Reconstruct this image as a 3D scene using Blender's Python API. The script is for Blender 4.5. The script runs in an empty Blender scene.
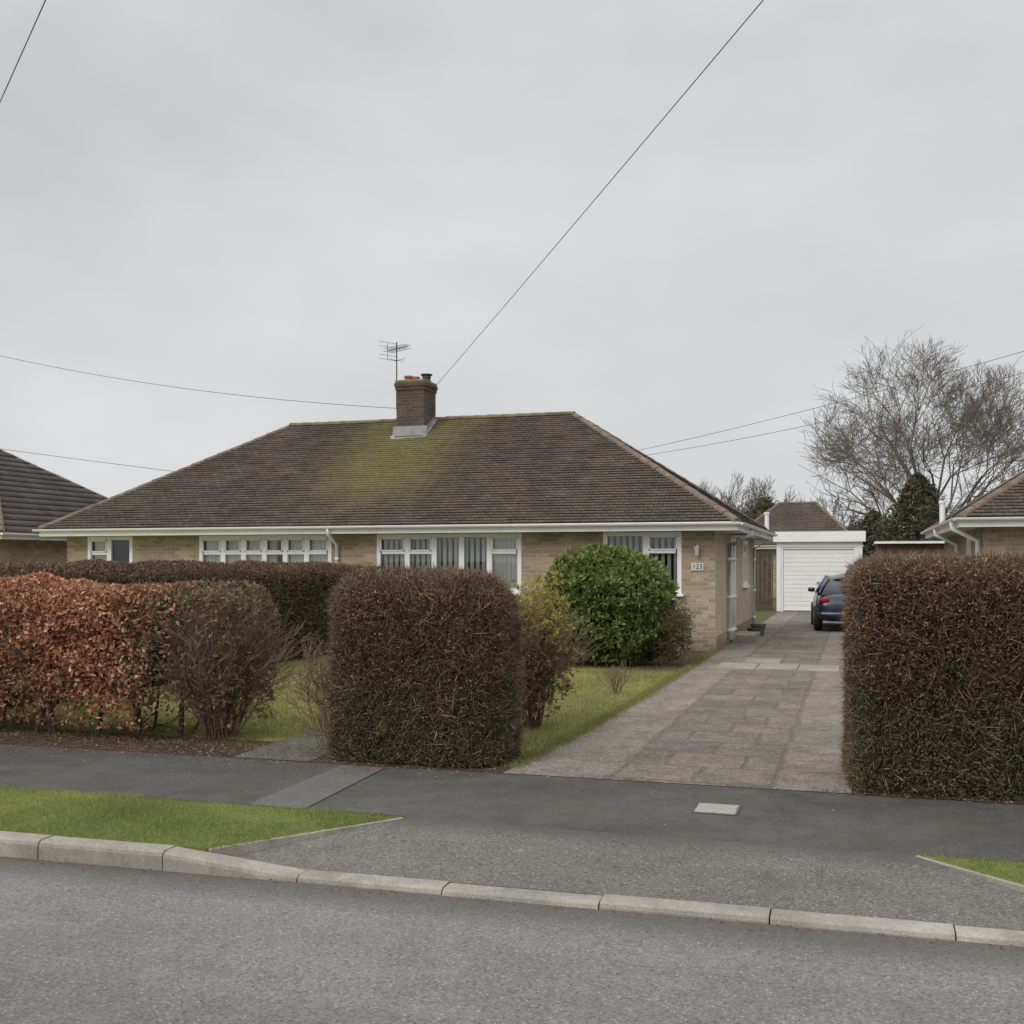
import bpy, math, random
import numpy as np
from mathutils import Vector, Matrix

scene = bpy.context.scene
R = np.random.default_rng(7)
PI = math.pi

# ------------------------------------------------------------------ helpers
def link(o):
    scene.collection.objects.link(o); return o

def np_mesh(name, V, F, cols=None, uvs=None, smooth=False):
    me = bpy.data.meshes.new(name)
    V = np.asarray(V, dtype=np.float32); F = np.asarray(F, dtype=np.int32)
    n, k = F.shape
    me.vertices.add(len(V)); me.vertices.foreach_set("co", V.ravel())
    me.loops.add(n*k); me.loops.foreach_set("vertex_index", F.ravel())
    me.polygons.add(n)
    me.polygons.foreach_set("loop_start", np.arange(0, n*k, k, dtype=np.int32))
    me.polygons.foreach_set("loop_total", np.full(n, k, dtype=np.int32))
    if smooth:
        me.polygons.foreach_set("use_smooth", np.ones(n, dtype=bool))
    me.update(calc_edges=True)
    if cols is not None:
        at = me.color_attributes.new("Col", 'FLOAT_COLOR', 'POINT')
        c = np.ones((len(V), 4), dtype=np.float32); c[:, :3] = cols
        at.data.foreach_set("color", c.ravel())
    if uvs is not None:
        ul = me.uv_layers.new(name="UVMap")
        ul.data.foreach_set("uv", np.asarray(uvs, dtype=np.float32).ravel())
    return me

def pychild(name, me, parent=None, mat=None, loc=(0, 0, 0)):
    o = bpy.data.objects.new(name, me); link(o)
    if mat is not None and len(me.materials) == 0: me.materials.append(mat)
    if parent is not None:
        o.parent = parent
        o.matrix_parent_inverse = WM[parent.name].inverted()
        WM[o.name] = Matrix.Identity(4)
    else:
        WM[o.name] = Matrix.Translation(loc)
        o.location = loc
    return o
WM = {}
def thing(name, loc, label, category, group=None):
    e = bpy.data.objects.new(name, None); link(e); e.location = loc
    e.empty_display_size = .2
    WM[e.name] = Matrix.Translation(loc)
    e["label"] = label; e["category"] = category
    if group: e["group"] = group
    return e
def tag(o, label, category, group=None):
    o["label"] = label; o["category"] = category
    if group: o["group"] = group
    return o

class MB:
    def __init__(s): s.v = []; s.f = []
    def box(s, a, b, mp=None):
        x0, y0, z0 = a; x1, y1, z1 = b
        i = len(s.v)
        c = [(x0,y0,z0),(x1,y0,z0),(x1,y1,z0),(x0,y1,z0),(x0,y0,z1),(x1,y0,z1),(x1,y1,z1),(x0,y1,z1)]
        if mp: c = [mp(*p) for p in c]
        s.v += c
        s.f += [(i,i+3,i+2,i+1),(i+4,i+5,i+6,i+7),(i,i+1,i+5,i+4),(i+1,i+2,i+6,i+5),(i+2,i+3,i+7,i+6),(i+3,i,i+4,i+7)]
    def quad(s, *p):
        i = len(s.v); s.v += list(p); s.f.append(tuple(range(i, i+len(p))))
    def tube(s, pts, r, n=10, cap=True):
        pts = [Vector(p) for p in pts]
        rs = r if isinstance(r, (list, tuple)) else [r]*len(pts)
        base = len(s.v)
        for k, p in enumerate(pts):
            a = pts[max(k-1, 0)]; b = pts[min(k+1, len(pts)-1)]
            d = (b-a).normalized()
            up = Vector((0,0,1)) if abs(d.z) < .9 else Vector((1,0,0))
            u = d.cross(up).normalized(); w = d.cross(u).normalized()
            for j in range(n):
                t = 2*PI*j/n
                s.v.append(tuple(p + (u*math.cos(t)+w*math.sin(t))*rs[k]))
        for k in range(len(pts)-1):
            for j in range(n):
                a = base+k*n+j; b = base+k*n+(j+1) % n
                s.f.append((a, b, b+n, a+n))
        if cap:
            s.f.append(tuple(base+j for j in range(n)))
            s.f.append(tuple(base+(len(pts)-1)*n+j for j in reversed(range(n))))
    def obj(s, name, mat, parent=None, bevel=0, smooth=False, fix=True):
        me = bpy.data.meshes.new(name); me.from_pydata([tuple(p) for p in s.v], [], s.f)
        if fix:
            import bmesh
            bm = bmesh.new(); bm.from_mesh(me); bmesh.ops.recalc_face_normals(bm, faces=bm.faces); bm.to_mesh(me); bm.free()
        if smooth:
            for p in me.polygons: p.use_smooth = True
        me.update()
        o = pychild(name, me, parent, mat)
        if bevel:
            m = o.modifiers.new("bev", 'BEVEL'); m.width = bevel; m.segments = 2; m.limit_method = 'ANGLE'
        return o

# ------------------------------------------------------------------ materials
class NT:
    def __init__(s, name):
        s.m = bpy.data.materials.new(name); s.m.use_nodes = True
        s.t = s.m.node_tree; s.b = s.t.nodes["Principled BSDF"]
        s.out = s.t.nodes["Material Output"]
    def n(s, ty, **kw):
        x = s.t.nodes.new(ty)
        for k, v in kw.items(): setattr(x, k, v)
        return x
    def l(s, a, b): s.t.links.new(a, b)
    def setv(s, sock, v):
        if hasattr(v, 'is_output') or isinstance(v, bpy.types.NodeSocket): s.l(v, sock)
        else: sock.default_value = v
    def coord(s, which="Object"): return s.n("ShaderNodeTexCoord").outputs[which]
    def noise(s, vec, scale, detail=4, rough=.55, out="Fac"):
        x = s.n("ShaderNodeTexNoise"); s.l(vec, x.inputs["Vector"])
        x.inputs["Scale"].default_value = scale; x.inputs["Detail"].default_value = detail; x.inputs["Roughness"].default_value = rough
        return x.outputs[out]
    def stretch(s, vec, sc):
        x = s.n("ShaderNodeMapping"); s.l(vec, x.inputs[0]); x.inputs["Scale"].default_value = sc; return x.outputs[0]
    def ramp(s, fac, stops):
        x = s.n("ShaderNodeValToRGB"); s.l(fac, x.inputs[0])
        e = x.color_ramp.elements
        while len(e) < len(stops): e.new(.5)
        for i, (p, c) in enumerate(stops):
            e[i].position = p; e[i].color = (c[0], c[1], c[2], 1) if hasattr(c, '__len__') else (c, c, c, 1)
        return x.outputs[0]
    def mix(s, fac, a, b, mode='MIX'):
        x = s.n("ShaderNodeMix", data_type='RGBA', blend_type=mode)
        s.setv(x.inputs[0], fac); 
        for sock, v in ((x.inputs[6], a), (x.inputs[7], b)):
            if isinstance(v, tuple): v = (v[0], v[1], v[2], 1)
            s.setv(sock, v)
        return x.outputs[2]
    def math(s, op, a, b=0., c=None, clamp=False):
        x = s.n("ShaderNodeMath", operation=op, use_clamp=clamp); s.setv(x.inputs[0], a); s.setv(x.inputs[1], b)
        if c is not None: s.setv(x.inputs[2], c)
        return x.outputs[0]
    def mapr(s, v, a, b, c=0., d=1.):
        x = s.n("ShaderNodeMapRange"); x.interpolation_type = 'SMOOTHSTEP'
        s.l(v, x.inputs[0]); x.inputs[1].default_value = a; x.inputs[2].default_value = b
        x.inputs[3].default_value = c; x.inputs[4].default_value = d
        return x.outputs[0]
    def bump(s, h, strength=.4, dist=.01):
        x = s.n("ShaderNodeBump"); s.l(h, x.inputs["Height"]); x.inputs["Strength"].default_value = strength; x.inputs["Distance"].default_value = dist
        s.l(x.outputs[0], s.b.inputs["Normal"])
    def fin(s, col, rough=.8, spec=.3):
        s.setv(s.b.inputs["Base Color"], col if not isinstance(col, tuple) else (*col, 1))
        s.setv(s.b.inputs["Roughness"], rough); s.b.inputs["Specular IOR Level"].default_value = spec
        return s.m

def simple(name, c, rough=.6, var=.15, scale=6, spec=.4, bump=0, metal=0):
    N = NT(name); co = N.coord()
    f = N.noise(co, scale, 5, .6)
    a = tuple(x*(1-var) for x in c); b = tuple(min(1, x*(1+var)) for x in c)
    col = N.ramp(f, [(.3, a), (.7, b)])
    if bump: N.bump(N.noise(co, scale*8, 3), bump, .005)
    N.b.inputs["Metallic"].default_value = metal
    return N.fin(col, rough, spec)

def leafmat(name, rough=.6, spec=.25, trans=.25):
    N = NT(name)
    a = N.n("ShaderNodeVertexColor"); a.layer_name = "Col"
    N.fin(a.outputs[0], rough, spec)
    tr = N.n("ShaderNodeBsdfTranslucent"); N.l(a.outputs[0], tr.inputs[0])
    mx = N.n("ShaderNodeMixShader"); mx.inputs[0].default_value = trans
    N.l(N.b.outputs[0], mx.inputs[1]); N.l(tr.outputs[0], mx.inputs[2]); N.l(mx.outputs[0], N.out.inputs[0])
    return N.m

def asphalt(name, dark, light, stain=.5, bumpk=.5, agg=100, moss=0, crack=False, speck=.3, tyre=False, fade=None):
    N = NT(name); co = N.coord()
    big = N.noise(co, .55, 6, .65); mid = N.noise(co, 4, 6, .7); fine = N.noise(co, agg, 4, .8)
    mean = tuple((a+b)/2*.97 for a, b in zip(dark, light))
    c = N.ramp(fine, [(.32, dark), (.5, mean), (.68, light)])
    c = N.mix(1., c, N.ramp(big, [(.3, 1-stain*.42), (.7, 1+stain*.12)]), 'MULTIPLY')
    c = N.mix(1., c, N.ramp(mid, [(.3, 1-stain*.3), (.65, 1.05)]), 'MULTIPLY')
    v1 = N.n("ShaderNodeTexVoronoi"); N.l(co, v1.inputs[0]); v1.inputs["Scale"].default_value = agg*.8
    s1 = N.n("ShaderNodeSeparateColor"); N.l(v1.outputs["Color"], s1.inputs[0])
    hi = N.math('MULTIPLY', N.mapr(s1.outputs[0], .82, .9), N.mapr(v1.outputs["Distance"], .3, .45, 1, 0))
    lo = N.math('MULTIPLY', N.mapr(s1.outputs[1], .74, .8), N.mapr(v1.outputs["Distance"], .35, .5, 1, 0))
    c = N.mix(N.math('MULTIPLY', hi, speck), c, tuple(min(1, x*1.35) for x in light))
    c = N.mix(N.math('MULTIPLY', lo, speck*.8), c, tuple(x*.5 for x in dark))
    if tyre:
        st = N.noise(N.stretch(co, (.05, 1.6, 1)), 1.0, 4, .6)
        c = N.mix(1., c, N.ramp(st, [(.35, .88), (.65, 1.08)]), 'MULTIPLY')
        # dust and damp line in the channel beside the kerb
        sp_ = N.n("ShaderNodeSeparateXYZ"); N.l(co, sp_.inputs[0])
        yy = N.math('SUBTRACT', sp_.outputs[1], N.math('MULTIPLY', sp_.outputs[0], .022))
        ch = N.mapr(N.math('ADD', yy, N.math('MULTIPLY', mid, .25)), 5.0, 5.42, 0, .6)
        c = N.mix(ch, c, (.085,.075,.06))
    if fade:   # worn blend of two surfacings across a joint
        sp_ = N.n("ShaderNodeSeparateXYZ"); N.l(co, sp_.inputs[0])
        k_ = N.mapr(N.math('ADD', sp_.outputs[1], N.math('MULTIPLY', N.math('SUBTRACT', mid, .5), .5)), fade[0], fade[1])
        c = N.mix(k_, c, N.mix(1., N.ramp(fine, [(.32, fade[2]), (.68, fade[3])]), N.ramp(big, [(.3, .7), (.7, 1.08)]), 'MULTIPLY'))
    if crack:
        wn = N.n("ShaderNodeTexNoise"); N.l(co, wn.inputs["Vector"]); wn.inputs["Scale"].default_value = 3; wn.inputs["Detail"].default_value = 8
        va = N.n("ShaderNodeVectorMath", operation='MULTIPLY_ADD'); N.l(wn.outputs["Color"], va.inputs[0]); va.inputs[1].default_value = (.9,.9,.9); N.l(co, va.inputs[2])
        v2 = N.n("ShaderNodeTexVoronoi", feature='DISTANCE_TO_EDGE'); v2.inputs["Scale"].default_value = .6; N.l(va.outputs[0], v2.inputs["Vector"])
        ck = N.math('MULTIPLY', N.mapr(v2.outputs["Distance"], 0, .008, 1, 0), N.mapr(big, .48, .62, 0, .4))
        c = N.mix(ck, c, tuple(x*.5 for x in dark))
    if moss:
        mm = N.math('MULTIPLY', N.mapr(N.noise(co, 1.6, 7, .75), .5, .68), moss)
        c = N.mix(mm, c, (.10, .095, .045))
    h = N.math('ADD', N.math('MULTIPLY', fine, .8), N.math('ADD', N.math('MULTIPLY', mid, .5), N.math('MULTIPLY', hi, .3)))
    N.bump(h, bumpk, .012)
    return N.fin(c, .9, .2)

M = {}
M['road'] = asphalt("road_asphalt", (.11,.107,.103), (.30,.293,.282), .35, .6, 75, speck=.6, tyre=True)
M['pave'] = asphalt("pavement_asphalt", (.066,.062,.058), (.16,.152,.142), .9, .4, 90, moss=.5, crack=True, speck=.35)
M['cross'] = asphalt("crossover_asphalt", (.085,.078,.07), (.285,.267,.245), .6, .7, 65, moss=.25, speck=.6, fade=(6.1, 6.42, (.066,.062,.058), (.16,.152,.142)))
M['concrete'] = asphalt("kerb_concrete", (.33,.30,.255), (.52,.48,.42), 1.0, .4, 110, moss=.45, speck=.3)
M['patch'] = asphalt("patch_concrete", (.10,.095,.087), (.20,.19,.173), .5, .4, 90, speck=.3)

def driveway_mat():
    N = NT("driveway_concrete"); co = N.coord()
    sep = N.n("ShaderNodeSeparateXYZ"); N.l(co, sep.inputs[0]); X = sep.outputs[0]; Y = sep.outputs[1]
    fine = N.noise(co, 55, 5, .8); mid = N.noise(co, 3.5, 8, .75); big = N.noise(co, .8, 5, .65)
    c = N.ramp(fine, [(.33, (.165,.14,.115)), (.5, (.255,.222,.19)), (.67, (.37,.328,.285))])
    c = N.mix(1., c, N.ramp(mid, [(.32, .58), (.66, 1.08)]), 'MULTIPLY')
    c = N.mix(1., c, N.ramp(big, [(.3, .76), (.65, 1.08)]), 'MULTIPLY')
    v1 = N.n("ShaderNodeTexVoronoi"); N.l(co, v1.inputs[0]); v1.inputs["Scale"].default_value = 60
    s1 = N.n("ShaderNodeSeparateColor"); N.l(v1.outputs["Color"], s1.inputs[0])
    c = N.mix(N.math('MULTIPLY', N.mapr(s1.outputs[0], .78, .86), .3), c, (.46,.42,.37))
    c = N.mix(N.math('MULTIPLY', N.mapr(s1.outputs[1], .78, .86), .4), c, (.08,.065,.052))
    wob = N.math('MULTIPLY', N.math('SUBTRACT', N.noise(co, 1.7, 3), .5), .12)
    Xw = N.math('ADD', X, wob); Yw = N.math('ADD', Y, wob)
    cb = N.n("ShaderNodeCombineXYZ"); N.l(N.math('ADD', Xw, 1.74), cb.inputs[0]); N.l(Yw, cb.inputs[1])
    br = N.n("ShaderNodeTexBrick"); br.offset = .5; br.offset_frequency = 2
    N.l(cb.outputs[0], br.inputs["Vector"]); br.inputs["Scale"].default_value = 1
    br.inputs["Brick Width"].default_value = .60; br.inputs["Row Height"].default_value = .62
    br.inputs["Mortar Size"].default_value = .02; br.inputs["Mortar Smooth"].default_value = .6
    br.inputs["Color1"].default_value = (.66,.66,.67,1); br.inputs["Color2"].default_value = (.96,.95,.94,1); br.inputs["Mortar"].default_value = (.85,.85,.85,1)
    inside = N.math('MULTIPLY', N.mapr(Xw, -1.76, -1.73), N.mapr(Xw, -.57, -.54, 1, 0))
    c = N.mix(.85, c, N.mix(inside, (1,1,1), br.outputs["Color"]), 'MULTIPLY')
    j = N.math('MULTIPLY', br.outputs["Fac"], inside)
    ed = N.math('MAXIMUM', N.mapr(N.math('ABSOLUTE', N.math('ADD', Xw, 1.745)), .012, .03, 1, 0), N.mapr(N.math('ABSOLUTE', N.math('ADD', Xw, .555)), .012, .03, 1, 0))
    fr = N.math('FRACT', N.math('DIVIDE', Yw, 2.9)); j2 = N.math('MULTIPLY', N.math('SUBTRACT', 1, inside), N.math('LESS_THAN', fr, .009))
    j = N.math('MAXIMUM', N.math('MAXIMUM', j, N.math('MULTIPLY', ed, .7)), j2)
    jm = N.math('MULTIPLY', j, N.mapr(N.noise(co, 5, 5, .7), .38, .58, .2, .9))
    c = N.mix(jm, c, N.ramp(N.noise(co, 12, 4, .7), [(.4, (.085,.068,.042)), (.6, (.16,.155,.06))]))
    mm = N.math('MULTIPLY', N.mapr(N.noise(co, 2.2, 7, .8), .53, .68), .5)
    c = N.mix(mm, c, (.115, .095, .06))
    h = N.math('SUBTRACT', N.math('ADD', N.math('MULTIPLY', fine, .7), mid), N.math('MULTIPLY', j, 1.3))
    N.bump(h, .65, .018)
    return N.fin(c, .9, .2)
M['drive'] = driveway_mat()

def ground_mat(name, cs, scale=3):
    N = NT(name); co = N.coord()
    f = N.noise(co, scale, 8, .7); g = N.noise(co, scale*.12, 4, .6); h = N.noise(co, scale*14, 3, .7)
    c = N.ramp(f, [(.3, cs[0]), (.5, cs[1]), (.7, cs[2])])
    c = N.mix(1., c, N.ramp(g, [(.3, .75), (.7, 1.15)]), 'MULTIPLY')
    c = N.mix(1., c, N.ramp(h, [(.3, .6), (.7, 1.2)]), 'MULTIPLY')
    N.bump(N.math('ADD', f, h), .6, .03)
    return N.fin(c, .95, .1)
M['lawn'] = ground_mat("lawn_turf", [(.16,.17,.05), (.235,.24,.08), (.32,.295,.13)], 3)
M['verge'] = ground_mat("verge_turf", [(.12,.15,.04), (.17,.20,.06), (.22,.225,.09)], 4)
M['soil'] = ground_mat("soil", [(.05,.036,.025), (.10,.07,.05), (.16,.115,.08)], 9)
M['field'] = ground_mat("ground_turf", [(.08,.095,.035), (.11,.125,.05), (.15,.155,.07)], 2)

def brick_mat(name, c1, c2, mortar, bw=.225, rh=.075, dirt=.35):
    N = NT(name); co = N.coord()
    sep = N.n("ShaderNodeSeparateXYZ"); N.l(co, sep.inputs[0])
    cb = N.n("ShaderNodeCombineXYZ"); N.l(N.math('ADD', sep.outputs[0], sep.outputs[1]), cb.inputs[0]); N.l(sep.outputs[2], cb.inputs[1])
    br = N.n("ShaderNodeTexBrick"); N.l(cb.outputs[0], br.inputs["Vector"]); br.inputs["Scale"].default_value = 1
    br.inputs["Brick Width"].default_value = bw; br.inputs["Row Height"].default_value = rh; br.inputs["Mortar Size"].default_value = .009
    br.inputs["Mortar Smooth"].default_value = .3
    br.inputs["Color1"].default_value = (*c1, 1); br.inputs["Color2"].default_value = (*c2, 1); br.inputs["Mortar"].default_value = (*mortar, 1)
    c = br.outputs["Color"]
    c = N.mix(1., c, N.ramp(N.noise(co, 30, 4, .7), [(.3, .75), (.7, 1.2)]), 'MULTIPLY')
    c = N.mix(1., c, N.ramp(N.noise(co, .9, 6, .65), [(.3, 1-dirt), (.65, 1.06)]), 'MULTIPLY')
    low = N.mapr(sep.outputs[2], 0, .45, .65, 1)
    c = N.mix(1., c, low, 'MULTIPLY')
    N.bump(N.math('SUBTRACT', N.math('MULTIPLY', N.noise(co, 50, 3), .4), br.outputs["Fac"]), .6, .008)
    return N.fin(c, .85, .2)
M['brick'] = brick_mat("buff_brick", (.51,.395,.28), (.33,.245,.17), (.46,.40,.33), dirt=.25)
M['chim'] = brick_mat("chimney_brick", (.15,.10,.072), (.095,.07,.054), (.16,.14,.115), .225, .075, .3)
def render_mat():
    N = NT("pebbledash"); co = N.coord()
    v = N.n("ShaderNodeTexVoronoi"); N.l(co, v.inputs[0]); v.inputs["Scale"].default_value = 38
    c = N.ramp(v.outputs["Color"], [(0., (.40,.33,.245)), (.5, (.60,.51,.39)), (1., (.76,.67,.54))])
    c = N.mix(1., c, N.ramp(N.noise(co, 1.2, 6, .7), [(.3, .8), (.65, 1.05)]), 'MULTIPLY')
    N.bump(v.outputs["Distance"], .6, .01)
    return N.fin(c, .9, .2)
M['dash'] = render_mat()

def roof_mat(name, c1, c2, moss=None, bw=.17, rh=.11):
    N = NT(name); uv = N.coord("UV"); co = N.coord()
    br = N.n("ShaderNodeTexBrick"); N.l(uv, br.inputs["Vector"]); br.inputs["Scale"].default_value = 1
    br.inputs["Brick Width"].default_value = bw; br.inputs["Row Height"].default_value = rh
    br.inputs["Mortar Size"].default_value = .006; br.inputs["Mortar Smooth"].default_value = .1; br.inputs["Bias"].default_value = 0
    br.inputs["Color1"].default_value = (*c1, 1); br.inputs["Color2"].default_value = (*c2, 1)
    br.inputs["Mortar"].default_value = (.03,.025,.021,1)
    c = br.outputs["Color"]
    c = N.mix(1., c, N.ramp(N.noise(co, 22, 4, .7), [(.3, .68), (.7, 1.32)]), 'MULTIPLY')
    c = N.mix(1., c, N.ramp(N.noise(co, .8, 6, .7), [(.3, .82), (.68, 1.18)]), 'MULTIPLY')
    c = N.mix(1., c, N.ramp(N.noise(N.stretch(uv, (3.2,.35,1)), 1., 5, .7), [(.3, .86), (.7, 1.12)]), 'MULTIPLY')
    fl = N.math('MULTIPLY', N.mapr(N.noise(co, 9, 5, .8), .55, .7), .4)
    c = N.mix(fl, c, (.20,.18,.125))
    if moss:
        sep = N.n("ShaderNodeSeparateXYZ"); N.l(co, sep.inputs[0])
        d = N.math('ABSOLUTE', N.math('SUBTRACT', sep.outputs[0], moss[0]))
        mk = N.mapr(d, 0, moss[1], 1, 0)
        mk = N.math('MULTIPLY', mk, N.mapr(sep.outputs[2], 2.3, 3.7, .45, 1))
        rg = N.mapr(sep.outputs[2], 4.8, 5.05, 0, .65)
        mk = N.math('MAXIMUM', mk, rg)
        st = N.noise(N.stretch(uv, (4.5,.5,1)), 1., 6, .75)
        nz = N.math('ADD', N.math('ADD', N.math('MULTIPLY', N.noise(co, 1.3, 8, .8), .35), N.math('MULTIPLY', st, .5)), N.math('MULTIPLY', N.noise(co, 16, 5, .8), .5))
        f = N.mapr(N.math('ADD', N.math('MULTIPLY', mk, .72), nz), .92, 1.42)
        f = N.math('MULTIPLY', f, .75)
        c = N.mix(f, c, N.ramp(N.noise(co, 12, 4, .75), [(.3, (.10,.09,.038)), (.7, (.215,.20,.075))]))
    N.bump(N.math('SUBTRACT', N.math('MULTIPLY', N.noise(co, 40, 3), .5), br.outputs["Fac"]), .5, .008)
    return N.fin(c, .9, .18)
M['roof'] = roof_mat("plain_tiles", (.116,.095,.077), (.082,.068,.056), moss=(-9.7, 3.5))
M['roof2'] = roof_mat("plain_tiles_brown", (.12,.10,.083), (.085,.071,.06))
M['roof3'] = roof_mat("interlocking_tiles", (.11,.095,.085), (.085,.073,.066), bw=.33, rh=.3)
M['ridge'] = simple("ridge_tile", (.17,.13,.10), .85, .4, 5, .2, .3)
M['ridge_m'] = simple("mossy_ridge_tile", (.165,.145,.08), .9, .4, 4, .2, .3)
M['upvc'] = simple("white_upvc", (.90,.90,.90), .35, .04, 2)
M['fascia'] = simple("white_fascia", (.87,.87,.86), .5, .10, 1.7)
M['soffit'] = simple("soffit_board", (.6,.59,.57), .6, .1, 2)
M['lead'] = simple("lead_flashing", (.25,.255,.26), .5, .25, 8)
M['terra'] = simple("terracotta", (.33,.12,.065), .8, .25, 9)
M['darkmetal'] = simple("aged_metal", (.09,.085,.08), .5, .2, 9, metal=.5)
M['galv'] = simple("galvanised_metal", (.28,.28,.29), .45, .15, 9, metal=.6)
M['curtain'] = simple("net_curtain", (.85,.85,.83), .9, .1, 3)
M['blind'] = simple("vertical_blind", (.76,.76,.73), .8, .1, 3)
M['interior'] = simple("dark_interior", (.05,.048,.045), .9, .4, 1)  # darkness of unlit rooms put into the colour
M['doorwhite'] = simple("white_painted_steel", (.88,.88,.87), .45, .06, 1.2)
M['wood_dark'] = simple("dark_fence_timber", (.09,.068,.052), .85, .4, 5)
M['red_door'] = simple("red_brown_door", (.13,.06,.046), .6, .3, 3)
M['black'] = simple("black_rubber", (.02,.02,.02), .7, .2, 12)
M['cable'] = simple("cable_sheath", (.09,.09,.095), .6, .1, 3)
M['bark'] = simple("grey_bark", (.20,.175,.155), .9, .25, 4)
M['barkd'] = simple("dark_bark", (.10,.072,.052), .9, .3, 6)
M['twig'] = simple("brown_twig", (.21,.145,.10), .9, .35, 5)
M['core'] = simple("hedge_shade", (.03,.022,.015), 1., .3, 5, .05)  # near-black colour stands in for shade deep inside the hedges
M['coreg'] = simple("bush_shade", (.035,.045,.017), 1., .3, 5, .05)  # dark green standing in for shade inside the bushes
M['leaf'] = leafmat("leaf")
M['leafg'] = leafmat("glossy_leaf", .45, .35, .22)
M['grass'] = leafmat("grass_blade", .7, .2, .35)

def glass():
    N = NT("window_glass")
    t = N.n("ShaderNodeBsdfTransparent"); t.inputs[0].default_value = (.92,.94,.94,1)
    g = N.n("ShaderNodeBsdfGlossy"); g.inputs["Roughness"].default_value = .02
    lw = N.n("ShaderNodeFresnel"); lw.inputs[0].default_value = 1.5
    f = N.math('ADD', N.math('MULTIPLY', lw.outputs[0], 1.3), .04, clamp=True)
    mx = N.n("ShaderNodeMixShader"); N.l(f, mx.inputs[0]); N.l(t.outputs[0], mx.inputs[1]); N.l(g.outputs[0], mx.inputs[2])
    N.l(mx.outputs[0], N.out.inputs[0]); return N.m
M['glass'] = glass()

# ------------------------------------------------------------------ world, sun, camera
w = bpy.data.worlds.new("World"); scene.world = w; w.use_nodes = True
nt = w.node_tree; bg = nt.nodes["Background"]
sky = nt.nodes.new("ShaderNodeTexSky"); sky.sky_type = 'NISHITA'; sky.sun_disc = False
SUN_EL, SUN_AZ = math.radians(42), math.radians(205)
sky.sun_elevation = SUN_EL; sky.sun_rotation = SUN_AZ
tc = nt.nodes.new("ShaderNodeTexCoord")
def wn(scale, loc, sz, det, rough):
    mp = nt.nodes.new("ShaderNodeMapping"); mp.inputs["Scale"].default_value = (1, 1, sz); mp.inputs["Location"].default_value = loc
    nt.links.new(tc.outputs["Generated"], mp.inputs[0])
    nz = nt.nodes.new("ShaderNodeTexNoise"); nz.inputs["Scale"].default_value = scale; nz.inputs["Detail"].default_value = det; nz.inputs["Roughness"].default_value = rough
    nt.links.new(mp.outputs[0], nz.inputs["Vector"]); return nz.outputs[0]
na = wn(2.2, (.3,.1,.2), 2.0, 4, .45); nb = wn(6, (1.3,4.1,.2), 2.2, 5, .5)
ad = nt.nodes.new("ShaderNodeMath"); ad.operation = 'MULTIPLY_ADD'; nt.links.new(nb, ad.inputs[0]); ad.inputs[1].default_value = .35; nt.links.new(na, ad.inputs[2])
rp = nt.nodes.new("ShaderNodeValToRGB"); nt.links.new(ad.outputs[0], rp.inputs[0])
rp.color_ramp.elements[0].position = .5; rp.color_ramp.elements[0].color = (.55,.565,.58,1)
rp.color_ramp.elements[1].position = .86; rp.color_ramp.elements[1].color = (.72,.735,.745,1)
sep = nt.nodes.new("ShaderNodeSeparateXYZ"); nt.links.new(tc.outputs["Generated"], sep.inputs[0])
mr = nt.nodes.new("ShaderNodeMapRange"); nt.links.new(sep.outputs[2], mr.inputs[0])
mr.inputs[1].default_value = 0; mr.inputs[2].default_value = .45; mr.inputs[3].default_value = .6; mr.inputs[4].default_value = 0
mxs = nt.nodes.new("ShaderNodeMix"); mxs.data_type = 'RGBA'
nt.links.new(mr.outputs[0], mxs.inputs[0]); nt.links.new(rp.outputs[0], mxs.inputs[6]); mxs.inputs[7].default_value = (.745,.755,.76,1)
sc = nt.nodes.new("ShaderNodeMix"); sc.data_type = 'RGBA'; sc.blend_type = 'MULTIPLY'; sc.inputs[0].default_value = 1; sc.inputs[7].default_value = (.07,.07,.07,1)
nt.links.new(sky.outputs[0], sc.inputs[6])
mx2 = nt.nodes.new("ShaderNodeMix"); mx2.data_type = 'RGBA'; mx2.inputs[0].default_value = .03
nt.links.new(mxs.outputs[2], mx2.inputs[6]); nt.links.new(sc.outputs[2], mx2.inputs[7])
mz = nt.nodes.new("ShaderNodeMapRange"); mz.interpolation_type = 'SMOOTHSTEP'; nt.links.new(sep.outputs[2], mz.inputs[0])
mz.inputs[1].default_value = .45; mz.inputs[2].default_value = .95; mz.inputs[3].default_value = 1.0; mz.inputs[4].default_value = 2.5
nt.links.new(mz.outputs[0], bg.inputs[1]); nt.links.new(mx2.outputs[2], bg.inputs[0])

sl = bpy.data.lights.new("sun", 'SUN'); sl.energy = 1.5; sl.angle = math.radians(35); sl.color = (1, .96, .90)
so = link(bpy.data.objects.new("sun", sl))
sd = Vector((math.sin(SUN_AZ)*math.cos(SUN_EL), math.cos(SUN_AZ)*math.cos(SUN_EL), math.sin(SUN_EL)))
so.rotation_euler = sd.to_track_quat('Z', 'Y').to_euler(); so.location = (0, 0, 30)

cam = bpy.data.cameras.new("camera"); co_ = link(bpy.data.objects.new("camera", cam))
cam.sensor_width = 36; cam.lens = 36*1100/1024; cam.shift_y = 52/1024; cam.clip_end = 3000
co_.location = (0, 0, 1.6); co_.rotation_euler = (math.radians(90), 0, math.radians(17.3))
scene.camera = co_
scene.view_settings.view_transform = 'Standard'; scene.view_settings.look = 'None'; scene.view_settings.exposure = 0

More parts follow.
